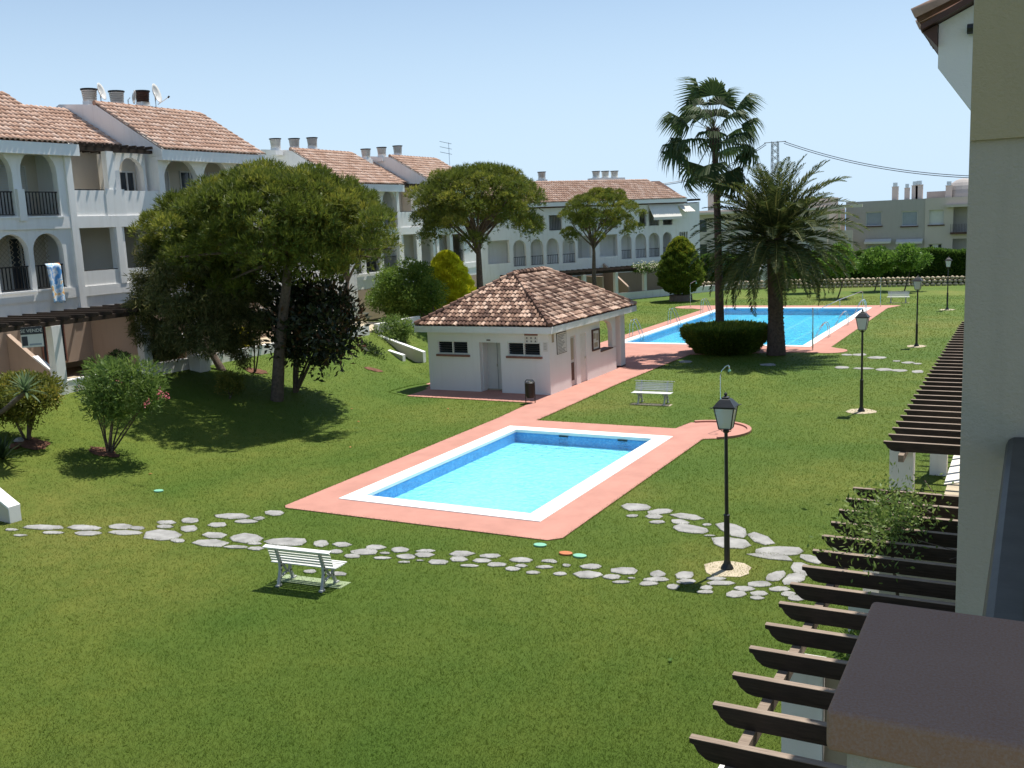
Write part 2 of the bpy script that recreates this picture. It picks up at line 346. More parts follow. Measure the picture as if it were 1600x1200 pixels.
mb = MB(); mb.add([(-30000, -3000, -18), (30000, -3000, -18), (30000, 45000, -18), (-30000, 45000, -18)], [(0, 1, 2, 3)]); struct(mb.build('sea', sea))
def arc(cx, cy, r, a0, a1, n=14): return [(cx+r*math.cos(R_(a0+(a1-a0)*i/n)), cy+r*math.sin(R_(a0+(a1-a0)*i/n))) for i in range(n+1)]
out = [(-16.45, 18.3), (-9.15, 18.3), (-8.9, 18.55)]+[(-8.9, 28.75)]+arc(-9.1, 30.1, 1.3, -75, 135)+[(-10.2, 30.02), (-15.2, 29.98), (-15.3, 38), (-15.1, 46.9), (-13, 47.6), (-10.3, 48.55)]+arc(-8.95, 49.4, .95, -110, 65)+\
      [(-9.0, 50.7), (-8.95, 71.4)]+[(-8.3, 73.2), (-8.6, 73.5)]+[(-12, 73.2), (-21.8, 73.2)]+arc(-23.0, 72.0, 1.25, 75, 290)+[(-21.55, 70), (-21.5, 49), (-23.6, 47.6), (-23.6, 33.0), (-16.95, 32.95), (-16.75, 30), (-16.6, 18.45)]
def dpath(x, y):  # inside deck?
    ins = np.zeros(len(x), bool); n = len(out)
    for i in range(n):
        x1, y1 = out[i]; x2, y2 = out[(i+1) % n]
        c = ((y1 > y) != (y2 > y)) & (x < (x2-x1)*(y-y1)/((y2-y1) if y2 != y1 else 1e-9)+x1); ins ^= c
    return ins
def ring(p, g=0): return [(p[0]+g, p[2]+g), (p[1]-g, p[2]+g), (p[1]-g, p[3]-g), (p[0]+g, p[3]-g)]
struct(panel(out, [ring(P1o, .01), ring(P2o, .01)], .08, lambda a, z, t: (a, z, .022-t)).build('pool_deck', deckm))
for nm, po, pi_, fm, depth, wl, wm in (('small', P1o, P1, poolfloor, .38, .08, water1), ('large', P2o, P2, poolfloor2, .45, .07, water2)):
    struct(panel(ring(po), [ring(pi_)], .10, lambda a, z, t: (a, z, .045-t)).build('pool_coping', coping, bev=.012))
    x0, x1, y0, y1 = pi_[0]-.003, pi_[1]+.003, pi_[2]-.003, pi_[3]+.003
    mb = MB(); mb.add([(x0, y0, -.056), (x1, y0, -.056), (x1, y1, -.056), (x0, y1, -.056), (x0, y0, -depth), (x1, y0, -depth), (x1, y1, -depth), (x0, y1, -depth)], [(0, 1, 5, 4), (1, 2, 6, 5), (2, 3, 7, 6), (3, 0, 4, 7)])
    w_ = struct(mb.build('pool_wall', poolwall if nm == 'small' else poolwall2))
    mb = MB(); mb.add([(x0, y0, -depth), (x1, y0, -depth), (x1, y1, -depth), (x0, y1, -depth)], [(0, 1, 2, 3)]); struct(mb.build('pool_floor', fm))
    mb = MB(); g_ = .001; mb.add([(x0-g_, y0-g_, -wl), (x1+g_, y0-g_, -wl), (x1+g_, y1+g_, -wl), (x0-g_, y1+g_, -wl)], [(0, 1, 2, 3)]); struct(mb.build('pool_water', wm))
    if nm == 'small':
        for x in (-13.4, -11.35):
            sk = MB().box(x-.16, x+.16, y1-.03, y1-.002, -.108, -.06).build('skimmer', blackm, w_)
    else:
        for k in range(1, 6):
            x = x0+(x1-x0)*k/6; struct(MB().box(x-.1, x+.1, y0+.6, y1-.6, -depth, -depth+.006).build('lane_line', lanem))
# raised curb round the near shower circle
mb = MB(); a = arc(-9.1, 30.1, 1.33, -62, 128, 22); b_ = arc(-9.1, 30.1, 1.2, -62, 128, 22)
for i in range(22): mb.prism([a[i], a[i+1], b_[i+1], b_[i]], 'z', .0, .075)
struct(mb.build('shower_curb', deckm))
# ------------------------------------------------------------------ stepping stones
def stone_px(cx, cy, w, h, tilt=0):
    w *= 1.12; h *= 1.22; n = random.randint(6, 9); pts = []
    for k in range(n):
        a = 2*PI*(k+random.uniform(-.2, .2))/n; r = random.uniform(.86, 1.14)
        ex, ey = w/2*math.cos(a)*r, h/2*math.sin(a)*r; ct, s_ = math.cos(tilt), math.sin(tilt)
        p = gh(cx+ex*ct-ey*s_, cy+ex*s_+ey*ct); pts.append((p.x, p.y))
    return pts
STONES = []
for (ox, oy, sc, lst) in (
  (0, 760, 3.333, [(225, 215, 200, 22), (60, 228, 70, 12), (105, 257, 70, 9), (275, 243, 100, 14), (440, 217, 160, 24), (455, 246, 135, 20), (635, 212, 130, 24), (712, 219, 80, 16), (655, 243, 160, 22), (868, 190, 100, 20), (855, 212, 85, 16), (990, 180, 85, 24), (985, 222, 90, 28), (840, 253, 190, 50), (925, 285, 75, 16), (1208, 158, 170, 28), (1135, 202, 95, 24), (1285, 184, 110, 18), (1355, 168, 45, 12), (1427, 141, 100, 26), (1110, 257, 120, 28), (1280, 273, 165, 46), (1095, 296, 190, 36), (1325, 300, 70, 12), (1230, 318, 110, 14), (1330, 326, 80, 16)]),
  (400, 740, 3.2, [(10, 227, 50, 14), (155, 342, 200, 34), (325, 351, 65, 28), (430, 357, 90, 20), (400, 391, 60, 18), (482, 415, 80, 18), (540, 393, 125, 26), (597, 371, 92, 22), (717, 382, 80, 24), (645, 400, 50, 10), (630, 424, 80, 12), (750, 417, 85, 24), (740, 445, 60, 8), (850, 389, 90, 14), (848, 409, 95, 22), (820, 437, 40, 6), (912, 444, 100, 20), (1028, 404, 115, 26), (1012, 431, 85, 24), (1065, 463, 80, 12), (1170, 414, 110, 18), (1130, 437, 85, 18), (1205, 457, 90, 18), (1323, 435, 105, 22), (1325, 463, 60, 14), (1280, 479, 75, 18), (1385, 497, 65, 14), (1462, 439, 75, 14), (1440, 470, 80, 14), (1553, 462, 40, 14), (270, 492, 60, 16), (405, 503, 100, 18)]),
  (860, 740, 3.636, [(55, 572, 75, 16), (15, 505, 40, 12), (92, 524, 45, 14), (228, 531, 115, 26), (213, 578, 145, 36), (422, 557, 155, 34), (345, 589, 90, 26), (403, 619, 85, 14), (462, 597, 40, 8), (610, 573, 85, 32), (605, 605, 130, 24), (555, 628, 100, 20), (695, 645, 72, 26), (760, 580, 105, 38), (772, 616, 105, 22), (940, 600, 110, 20), (970, 625, 170, 22), (888, 652, 75, 22), (880, 676, 90, 16), (1053, 688, 105, 34), (1105, 657, 110, 26), (1190, 631, 118, 28), (1185, 685, 98, 24), (1172, 710, 75, 18), (1300, 660, 115, 26), (1355, 687, 80, 24), (1400, 711, 100, 26), (1283, 585, 115, 44, -.3), (1380, 602, 125, 56, -.3), (1425, 540, 130, 56, .3), (1480, 487, 140, 36, .25), (1290, 443, 270, 44), (1255, 475, 240, 26, .12), (1195, 372, 140, 46, .3), (1025, 395, 215, 56, .1), (1030, 320, 170, 56, .3), (890, 293, 50, 14), (785, 248, 175, 28, .1), (733, 277, 95, 22, .1), (790, 317, 195, 40, .12), (610, 278, 85, 16), (615, 219, 150, 30, -.1), (590, 247, 90, 22), (483, 193, 145, 38), (467, 243, 65, 14), (905, 355, 60, 8)])):
    for s_ in lst: STONES.append(stone_px(ox+s_[0]/sc, oy+s_[1]/sc, s_[2]/sc, s_[3]/sc, s_[4] if len(s_) > 4 else 0))
FARS = []
for s_ in [(370, 551, 70, 10), (800, 567, 80, 10), (1185, 581, 70, 12), (1295, 587, 110, 8), (1400, 592, 80, 12), (1480, 597, 80, 10), (1580, 603, 60, 12), (1210, 515, 60, 8), (1280, 515, 70, 10), (1370, 530, 90, 12), (1470, 548, 40, 6), (1530, 556, 60, 8), (1580, 562, 40, 6)]:
    FARS.append(stone_px(960+s_[0]/3.333, 400+s_[1]/3.333, s_[2]/3.333, s_[3]/3.333))
for nm, lst in (('near', STONES), ('far', FARS)):
    root = empty('stone_path', kind='structure')
    for poly in lst:
        cx = sum(p[0] for p in poly)/len(poly); cy = sum(p[1] for p in poly)/len(poly); z = tz(cx, cy)
        inner = [(p[0]+(cx-p[0])*.05, p[1]+(cy-p[1])*.05) for p in poly]; n = len(poly); sx, sy = random.uniform(-.01, .01), random.uniform(-.01, .01)
        vs = [(p[0]-cx, p[1]-cy, -.05) for p in poly]+[(p[0]-cx, p[1]-cy, .012) for p in poly]+[(p[0]-cx, p[1]-cy, 0.020+sx*(p[0]-cx)+sy*(p[1]-cy)) for p in inner]
        fs = [(i, (i+1) % n, n+(i+1) % n, n+i) for i in range(n)]+[(n+i, n+(i+1) % n, 2*n+(i+1) % n, 2*n+i) for i in range(n)]+[tuple(range(2*n, 3*n))]
        MB().add(vs, fs).build('stone', stonem, root, (cx, cy, z))
# ------------------------------------------------------------------ roof tiles (barrel tiles laid in rows)
def tile_rows(name, O, A, U, wid, length, mat, pw=.22, pl=.36, clip=None, parent=None, r=None, seg=5, jitter=.006, keep=None):
    """O corner at the eave, A unit along the eave, U unit up the slope. clip(a,u) says whether a tile is laid"""
    A = np.array(A, float); U = np.array(U, float); Nn = np.cross(A, U); Nn *= np.sign(Nn[2]); r = r or pw*.46
    na = int(wid/pw); nu = int(math.ceil(length/pl)); a = (np.arange(na)+.5)*wid/na; u = np.arange(nu)*pl
    AA, UU = np.meshgrid(a, u); AA = AA.ravel(); UU = UU.ravel()
    if clip is not None: k = np.array([clip(x, y) for x, y in zip(AA, UU)]); AA = AA[k]; UU = UU[k]
    n = len(AA); ang = np.linspace(0, PI, seg+1)
    tmpl = []
    for (du, rr, lift) in ((-.015, r*1.08, .035), (pl*1.08, r*.86, .008)):
        for t in ang: tmpl.append((math.cos(t)*rr, du, math.sin(t)*rr*.85+lift))
    for t in ang: tmpl.append((math.cos(t)*r*.8, -.012, math.sin(t)*r*.6+.03))
    T = np.array(tmpl); k = len(T); ja = RNG.normal(0, jitter, n); ju = RNG.normal(0, jitter*1.5, n)
    P = np.array(O, float)+(AA+ja)[:, None, None]*A+(UU+ju)[:, None, None]*U
    Vv = P+T[None, :, 0, None]*A+T[None, :, 1, None]*U+(T[None, :, 2, None]+RNG.normal(0, .003, n)[:, None, None])*Nn
    q = seg+1; f = [(i, i+1, q+i+1, q+i) for i in range(seg)]+[(i+1, i, 2*q+i, 2*q+i+1) for i in range(seg)]
    return Vv, np.array(f), k, AA, UU, P, T, A, U, Nn
def roof_tiles(name, *a, parent=None, mat=None, dark=None, **kw):
    Vv, f, k, AA, UU, *_ = tile_rows(name, *a, mat, **kw)
    n = len(Vv); F_ = (f[None]+(np.arange(n)*k)[:, None, None]).reshape(-1, 4); col = RNG.random(n)
    o = link(name, np_mesh(name, Vv.reshape(-1, 3), F_, 4, mat, col, k), parent); o['kind'] = 'stuff'; return o
# ------------------------------------------------------------------ pool house
HX0, HX1, HY0, HY1 = -22.58, -16.9, 34.65, 42.75
hut = empty('pool_house', (-19.8, 38.8, 0), 0, 'low white pool house with dark hipped tile roof beside the small pool', 'pool house')
def hp(mb, name, mat, **k):
    o = mb.build(name, mat, hut, **k); o.location = (19.8, -38.8, 0); return o
FY = lambda a, z, t: (a, HY0+t, z); FXs = lambda a, z, t: (HX1-t, a, z)
wins = [(-22.11, -20.59), (-18.78, -17.26)]
f_ = hp(panel(rect(HX0, HX1, 0, 2.55), [rect(w0+.06, w1-.06, 1.6, 2.1) for w0, w1 in wins]+[rect(-20.09, -19.1, .001, 2.08)], .22, FY), 'front_wall', white2)
hp(panel(rect(HY0+.225, 39.8, 0, 2.549), [rect(36.66, 37.2, .02, 2.12), rect(37.62, 38.3, .02, 2.1)], .22, FXs), 'side_wall', white2)
hp(MB().box(HX0, HX0+.22, HY0+.225, 41.6, 0, 2.548), 'far_wall', white2)
hp(MB().box(HX0+.23, HX1-.23, 39.58, 39.79, 0, 2.547), 'back_wall', white2)
hp(MB().box(HX1-.22, HX1, 39.803, 41.62, 0, 1.05), 'counter_wall', white2); hp(MB().box(HX1-.42, HX1+.04, 39.81, 41.2, 1.052, 1.10), 'counter_top', brownf)
hp(panel([(39.9, 2.545), (41.62, 2.545), (41.62, 1.103), (41.22, 1.103), (41.22, 1.9), (41.05, 2.2), (40.7, 2.35), (40.2, 2.40), (39.9, 2.41)], [], .22, FXs), 'arch_pillar', white2)
hp(MB().box(-22.5, -17.2, 41.4, 41.62, 0, .9), 'bar_wall', white2)
for x in (-17.42, -22.55): hp(MB().box(x, x+.5, 42.25, 42.8, 0.08, 2.546), 'column', white2); hp(MB().box(x-.005, x+.505, 42.245, 42.805, 0, .08), 'column_base', brownf)
hp(MB().box(-22.3, -17.1, HY0+.5, 39.5, .02, .06), 'floor', sandm)
for w0, w1 in wins:
    c = (w0+w1)/2
    fr = hp(panel(rect(w0, w1, 1.56, 2.13), [rect(w0+.05, c-.025, 1.61, 2.08), rect(c+.025, w1-.05, 1.61, 2.08)], .1, lambda a, z, t: (a, HY0-.012+t, z)), 'window', benchm)
    for a0, a1 in ((w0+.05, c-.025), (c+.025, w1-.05)):
        for k in range(5):
            z = 1.62+k*.092; p = MB(); p.add([(a0, HY0+.10, z), (a1, HY0+.10, z), (a1, HY0+.04, z+.085), (a0, HY0+.04, z+.085)], [(0, 1, 2, 3)]).build('pane', greyglass, fr)
    hp(MB().box(w0-.05, w1+.05, HY0-.07, HY0-.001, 1.47, 1.553), 'window_sill', sill_m)
# door recess and doors
hp(MB().box(-20.09, -20.07, HY0+.22, HY0+.9, 0.02, 2.1), 'recess_wall', white2); hp(MB().box(-19.12, -19.1, HY0+.22, HY0+.9, 0.02, 2.1), 'recess_wall', white2)
d_ = hp(MB().box(-20.07, -19.12, HY0+.62, HY0+.67, .03, 2.08), 'door', shutter); MB().tube([(-19.62, HY0+.6, 1.0), (-19.62, HY0+.6, 1.12)], .015).build('handle', steel, d_)
MB().box(-19.605, -19.59, HY0+.612, HY0+.619, .05, 2.06).build('door_gap', ink, d_)
d_ = hp(MB().box(HX1-.12, HX1-.08, 36.67, 37.19, .03, 2.11), 'door', shutter); MB().box(HX1-.078, HX1-.07, 36.75, 37.1, .25, 1.0).build('lower_panel', brownf, d_)
MB().box(HX1-.078, HX1-.07, 36.75, 37.1, 1.12, 2.02).build('upper_panel', canvas2, d_)
d_ = hp(MB().box(HX1-.1, HX1-.06, 37.63, 38.29, .03, 2.09), 'door', benchm); MB().tube([(HX1-.04, 38.2, 1.0), (HX1-.04, 38.2, 1.1)], .015).build('handle', steel, d_)
hp(MB().box(-19.72, -19.55, HY0-.03, HY0-.002, 2.16, 2.20), 'vent', brownf)
# roof
EZ = 2.78; RZ = 4.68; ex0, ex1, ey0, ey1 = -23.0, -16.68, 34.38, 43.7; rx = -19.84; ry0, ry1 = 37.55, 40.55
hp(panel(ring((ex0, ex1, ey0, ey1)), [], .06, lambda a, z, t: (a, z, 2.551+t)), 'soffit', white2)
for bx_ in ((ex0-.02, ex1+.02, ey0-.03, ey0-.002), (ex0-.02, ex1+.02, ey1+.002, ey1+.03), (ex1+.001, ex1+.028, ey0-.001, ey1+.001), (ex0-.028, ex0-.001, ey0-.001, ey1+.001)):
    hp(MB().box(*bx_, 2.50, 2.76), 'fascia', white2)
mb = MB(); mb.add([(ex0, ey0, EZ), (ex1, ey0, EZ), (ex1, ey1, EZ), (ex0, ey1, EZ), (rx, ry0, RZ), (rx, ry1, RZ)], [(0, 1, 4), (1, 2, 5, 4), (2, 3, 5), (3, 0, 4, 5), (0, 3, 2, 1)]); hp(mb, 'roof', mortar)
slopes = []
rise = RZ-EZ
def slope(O, A, wid, run, l0, l1):
    """l0, l1: how far the hips eat into the row, at the top"""
    A = Vector(A); inward = Vector((-A.y, A.x, 0)); U = (inward*run+Vector((0, 0, rise))).normalized(); ln = math.hypot(run, rise)
    def clip(a, u): t = (u+.18)/ln; return t < 1.0 and l0*t < a < wid-l1*t
    return (O, tuple(A), tuple(U), wid, ln, clip)
W_ = ex1-ex0; D_ = ey1-ey0
S4 = [slope((ex0, ey0, EZ), (1, 0, 0), W_, ry0-ey0, rx-ex0, ex1-rx), slope((ex1, ey0, EZ), (0, 1, 0), D_, ex1-rx, ry0-ey0, ey1-ry1),
      slope((ex1, ey1, EZ), (-1, 0, 0), W_, ey1-ry1, ex1-rx, rx-ex0), slope((ex0, ey1, EZ), (0, -1, 0), D_, rx-ex0, ey1-ry1, ry0-ey0)]
cnt = 0; tile_me = None; bulk = []
for si, (O, A, U, wid, ln, clip) in enumerate(S4):
    Vv, f, k, AA, UU, P, T, A_, U_, N_ = tile_rows('t', O, A, U, wid, ln, None, pw=.185, pl=.27, clip=clip)
    order = np.arange(len(Vv))
    for i in order:
        if si < 2 and cnt < 300 and (si == 0 or UU[i] < .27*3.5):
            if tile_me is None:
                tile_me = bpy.data.meshes.new('roof_tile'); tile_me.from_pydata([tuple(t) for t in T], [], [tuple(q) for q in f]); tile_me.materials.append(tile2o)
            o = bpy.data.objects.new('roof_tile', tile_me); COL.objects.link(o); o.parent = hut
            R3 = Matrix((tuple(A_), tuple(U_), tuple(N_))).transposed(); M4 = R3.to_4x4(); M4.translation = Vector(P[i, 0])-Vector((-19.8, 38.8, 0)); o.matrix_local = M4; cnt += 1
        else: bulk.append(Vv[i])
bulk = np.array(bulk); k = bulk.shape[1]
# lichen grows in bands: tiles low on the slope and in streaks are darker
cv = RNG.random(len(bulk)); F_ = (f[None]+(np.arange(len(bulk))*k)[:, None, None]).reshape(-1, 4)
o = link('roof_tiles', np_mesh('roof_tiles', bulk.reshape(-1, 3), F_, 4, tile2, cv, k), hut, (19.8, -38.8, 0)); o['kind'] = 'stuff'
mb = MB(); vv = []
for (a, b_) in (((ex0, ey0, EZ), (rx, ry0, RZ)), ((ex1, ey0, EZ), (rx, ry0, RZ)), ((ex1, ey1, EZ), (rx, ry1, RZ)), ((ex0, ey1, EZ), (rx, ry1, RZ)), ((rx, ry0, RZ), (rx, ry1, RZ))):
    a = Vector(a); b_ = Vector(b_); d = (b_-a); n = int(d.length/.33); 
    for i in range(n):
        p = a+d*(i/n); q = a+d*((i+1.12)/n); up = Vector((0, 0, .05)); mb.tube([p+up*1.3, q+up*.8], [.115, .092], 8)
hp(mb, 'ridge_tiles', tile2); 
# per-vertex colour for ridge tiles
me = bpy.data.objects['ridge_tiles'].data; at_ = me.attributes.new('col', 'FLOAT', 'POINT'); at_.data.foreach_set('value', np.repeat(RNG.random(len(me.vertices)//16+1)*.7, 16)[:len(me.vertices)].astype(np.float32))
def text_mesh(name, s, size, mat, parent, loc, rot, ext=.001):
    c = bpy.data.curves.new(name, 'FONT'); c.body = s; c.size = size; c.extrude = ext; c.align_x = 'CENTER'; c.align_y = 'CENTER'
    o = bpy.data.objects.new('tmp', c); COL.objects.link(o); dg = bpy.context.evaluated_depsgraph_get(); me = bpy.data.meshes.new_from_object(o.evaluated_get(dg)); bpy.data.objects.remove(o)
    me.materials.clear(); me.materials.append(mat); return link(name, me, parent, loc, rot)
# notices on the pool house walls
s_ = empty('rules_sign', (HX1, 35.79, 1.98), 0, 'white framed notice of pool rules on the pink lit side wall', 'sign')
MB().box(.002, .022, -.46, .46, -.43, .43).build('frame', dkmetal, s_); MB().box(.0225, .028, -.435, .435, -.405, .405).build('board', signw, s_)
mb = MB(); z = .34
for k in range(13):
    L_ = random.uniform(.45, .76) if k not in (4, 9) else .3
    y = -.38
    while y < -.38+L_: w_ = random.uniform(.04, .1); mb.box(.0282, .0292, y, min(y+w_, .38), z-.012, z+.012); y += w_+.02
    z -= .058
mb.build('printed_lines', ink, s_)
s_ = empty('pictogram_sign', (-17.68, HY0, 2.27), 0, 'small sign with a dark header and pictograms under the eave', 'sign')
MB().box(-.3, .3, -.015, -.001, -.2, .22).build('board', signw, s_); MB().box(-.3, .3, -.019, -.0155, .12, .22).build('header', sill_m, s_)
mb = MB()
for i in range(3):
    for j in range(2):
        x = -.19+i*.19; z = .03-j*.13; mb.prism([(x+.035*math.cos(t), z+.03*math.sin(t)) for t in (0, 1, 2.1, 3.1, 4.2, 5.2)], 'y', -.018, -.0155); mb.box(x-.05, x+.05, -.018, -.0155, z-.045, z-.035)
mb.build('pictograms', ink, s_)
s_ = empty('notice_paper', (-17.06, HY0, 1.95), 0, 'small pale notice right of the right hut window', 'notice'); MB().box(-.1, .1, -.012, -.001, -.19, .19).build('board', signw, s_)
mb = MB(); [mb.box(-.07, .05+.02*(k % 2), -.014, -.0125, .13-k*.06, .145-k*.06) for k in range(5)]; mb.build('printed_lines', stonem, s_)
s_ = empty('notice_paper', (HX1, 35.0, 2.25), 0, 'narrow pale notice high by the corner on the hut side wall', 'notice'); MB().box(.001, .012, -.09, .09, -.16, .16).build('board', canvas2, s_)
s_ = empty('notice_board', (HX1, 39.25, 1.68), 0, 'glazed notice board in a brown frame on hut side wall', 'notice board')
panel(rect(-.4, .4, -.47, .47), [rect(-.33, .33, -.4, .4)], .06, lambda a, z, t: (.062-t, a, z)).build('frame', brownf, s_); MB().box(.004, .03, -.33, .33, -.4, .4).build('board', signw, s_)
mb = MB(); mb.box(.0302, .033, -.25, -.02, .05, .3); mb.box(.0302, .033, .04, .28, -.05, .26); mb.box(.0302, .033, -.2, .2, -.32, -.12); mb.build('paper', canvas2, s_)
# litter bin
p = hit(829, 630); bn = empty('litter_bin', p, 0, 'dark metal litter bin on two posts before the pool house', 'litter bin')
mb = MB()
for x in (-.2, .2): mb.tube([(x, 0, 0), (x, 0, .82)], .018)
mb.tube([(-.2, 0, .82), (-.14, 0, .9), (.14, 0, .9), (.2, 0, .82)], .018); mb.build('stand', blackm, bn)
mb = MB(); mb.tube([(0, 0, .22), (0, 0, .3), (0, 0, .76), (0, 0, .78)], [.14, .165, .18, .185], 18); mb.build('bucket', dkmetal, bn, smooth=False)
mb = MB(); mb.tube([(0, 0, .782), (0, 0, .80), (0, 0, .83)], [.19, .19, .12], 18); mb.build('lid', blackm, bn)
MB().tube([(0, 0, .832), (0, 0, .86)], .05, 10).build('knob', steel, bn)
# ------------------------------------------------------------------ benches
bench = empty('garden_bench', (0, 0, 0), 0, cat='bench', group='white slatted benches on the lawn')
for x in (-.5, .5):
    mb = MB(); w = .028
    def strip(pts, wd):
        pts = [Vector((0, a, b)) for a, b in pts]
        for i in range(len(pts)-1):
            a, b_ = pts[i], pts[i+1]; d = (b_-a).normalized(); n = Vector((0, -d.z, d.y))*wd/2; e = d*wd*.3
            q = [a-e+n, a-e-n, b_+e-n, b_+e+n]; mb.prism([(v.y, v.z) for v in q], 'x', x-w, x+w)
    strip([(-.30, 0), (-.20, .30), (-.19, .45), (-.30, .80)], .05)
    strip([(.20, 0), (.10, .2), (.13, .40)], .045); strip([(-.21, .39), (.26, .385)], .04); strip([(-.24, .15), (-.05, .20), (.11, .2)], .025); strip([(-.1, .38), (-.02, .25), (.1, .2)], .02)
    mb.box(x-.04, x+.04, -.35, -.24, 0, .03); mb.box(x-.04, x+.04, .15, .26, 0, .03)
    mb.build('leg_frame', plain('cast_leg_paint', (.42, .43, .42), .5, .15, 8, .1) if 'cast_leg_paint' not in MATS else MATS['cast_leg_paint'], bench)
for k in range(6): MB().box(-.75, .75, -.025, .025, -.012, .012).build('slat', benchm, bench, (0, -.13+k*.073, .425-.01*math.sin(k/5*PI)), (R_(-3), 0, 0), bev=.004)
for k in range(5):
    t = k/5; MB().box(-.72, .72, -.010, .010, -.020, .020).build('slat', benchm, bench, (0, -.185-.095*t, .50+.29*t), (R_(17), 0, 0), bev=.004)
MB().box(-.76, .76, -.055, .055, -.012, .012).build('top_slat', benchm, bench, (0, -.315, .80), (R_(10), 0, 0), bev=.004)
for i, (x, y, rz, lab) in enumerate(((-12.40, 14.28, R_(5), 'white slatted bench seen from behind beside the stone path'), (-12.4, 33.98, R_(182), 'white slatted bench between pool house path and palm shade'), (-8.75, 75.5, R_(182), 'small distant white bench beyond the far corner of the large pool'))):
    o = bench if i == 0 else copy_tree(bench); o.location = (x, y, .012); o.rotation_euler[2] = rz; o['label'] = lab
    c_, s_ = math.cos(rz), math.sin(rz)
    pad = MB().prism([(-.75, -.05), (.75, -.05), (.78, .3), (-.76, .32)], 'z', 0, .01).build('bench_pad', sandm if i else plain('mossy_pad', (.27, .33, .19), .9, .25, 3, .3), None, (x, y, .001), (0, 0, rz)); struct(pad)
# ------------------------------------------------------------------ lamps
lamp = empty('garden_lamp', (0, 0, 0), 0, cat='lamp post', group='black lantern posts on the lawn')
MB().tube([(0, 0, 0), (0, 0, .03), (0, 0, .10), (0, 0, .16)], [.13, .12, .075, .06], 12).build('base', blackm, lamp)
MB().tube([(0, 0, .14), (0, 0, 1.02), (0, 0, 1.08), (0, 0, 1.10), (0, 0, 2.70)], [.058, .055, .062, .038, .034], 12).build('post', blackm, lamp, smooth=False)
mb = MB(); mb.tube([(0, 0, 2.70), (0, 0, 2.74), (0, 0, 2.76)], [.05, .07, .03], 10)
for sx, sy in ((1, 0), (-1, 0), (0, 1), (0, -1)): mb.tube([(0, 0, 2.72), (sx*.09, sy*.09, 2.73), (sx*.105, sy*.105, 2.79)], .008, 5)
mb.build('bracket', blackm, lamp)
b0, b1, z0, z1 = .115, .185, 2.79, 3.20
fr = MB(); 
for sx, sy in ((1, 1), (-1, 1), (-1, -1), (1, -1)): fr.tube([(sx*b0, sy*b0, z0), (sx*b1, sy*b1, z1)], .011, 4)
for bb, z in ((b0, z0), (b1, z1)):
    for i in range(4):
        c_ = [(1, 1), (-1, 1), (-1, -1), (1, -1)]; fr.tube([(c_[i][0]*bb, c_[i][1]*bb, z), (c_[(i+1) % 4][0]*bb, c_[(i+1) % 4][1]*bb, z)], .011, 4)
for sx, sy in ((1, 1), (-1, 1), (-1, -1), (1, -1)): fr.tube([(sx*b1, sy*b1, z1), (sx*(b1+.06), sy*(b1+.06), z1+.015)], .009, 4)
ln_ = fr.build('lantern', blackm, lamp)
for i in range(4):
    c_ = [(1, 1), (-1, 1), (-1, -1), (1, -1)]; p, q = c_[i], c_[(i+1) % 4]; e = .98
    MB().add([(p[0]*b0*e, p[1]*b0*e, z0), (q[0]*b0*e, q[1]*b0*e, z0), (q[0]*b1*e, q[1]*b1*e, z1), (p[0]*b1*e, p[1]*b1*e, z1)], [(0, 1, 2, 3)]).build('pane', lampglass, ln_)
def frus(mb, s):
    n0 = len(mb.v)
    for h, z in s: mb.v += [(h, h, z), (-h, h, z), (-h, -h, z), (h, -h, z)]
    for i in range(len(s)-1):
        for j in range(4): a = n0+i*4+j; c_ = n0+i*4+(j+1) % 4; mb.f.append((a, c_, c_+4, a+4))
    mb.f.append((n0+3, n0+2, n0+1, n0)); k = n0+4*(len(s)-1); mb.f.append((k, k+1, k+2, k+3)); return mb
mb = frus(MB(), [(b1+.02, z1+.012), (b1+.02, z1+.022), (.10, z1+.15), (.085, z1+.16)]); mb.build('lantern_roof', blackm, lamp)
mb = frus(MB(), [(.06, z1+.161), (.06, z1+.19), (.03, z1+.205)]); mb.tube([(0, 0, z1+.2), (0, 0, z1+.235), (0, 0, z1+.26), (0, 0, z1+.285)], [.015, .035, .03, .004], 8); mb.build('finial', blackm, lamp)
for i, ((x, y), lab) in enumerate((((-5.11, 18.0), 'nearest black lantern post beside the forked stone path'), ((-5.10, 34.45), 'second black lantern post, standing in open lawn right of the bench'), ((-5.11, 51.7), 'third black lantern post, level with the near end of large pool'), ((-5.13, 70.4), 'farthest black lantern post, small against the hedge'))):
    o = lamp if i == 0 else copy_tree(lamp); o.location = (x, y, .012); o['label'] = lab; o.rotation_euler[2] = R_(random.uniform(-4, 4))
    pts = [(x+.42*math.cos(t)*random.uniform(.85, 1.1)*1.15, y+.5*math.sin(t)*random.uniform(.85, 1.1)) for t in np.arange(0, 2*PI, .5)]
    struct(MB().prism(pts, 'z', -.03, .012).build('lamp_footing', sandm))
# ------------------------------------------------------------------ showers, ladders, covers
def shower(x, y, h, rz, lab, bend=.28):
    r = empty('garden_shower', (x, y, .022), rz, lab, 'shower', 'poolside showers')
    MB().tube([(0, 0, 0), (0, 0, .02)], .07, 12).build('base', steel, r)
    MB().tube([(0, 0, .02), (0, 0, h-.32), (.04, 0, h-.18), (bend*.6, 0, h-.04), (bend*.9, 0, h), (bend, 0, h-.05), (bend, 0, h-.12)], .018, 8).build('pipe', steel, r)
    MB().tube([(bend, 0, h-.12), (bend, 0, h-.17), (bend, 0, h-.2)], [.02, .05, .05], 10).build('shower_head', mint, r)
    MB().tube([(0, -.03, 1.0), (.06, -.05, 1.0)], .012, 6).build('tap', steel, r)
shower(-8.75, 30.25, 2.08, R_(10), 'bent pipe shower on the red circle by the small pool')
shower(-23.1, 72.0, 1.95, R_(20), 'distant bent pipe shower on the circle behind the large pool', .45)
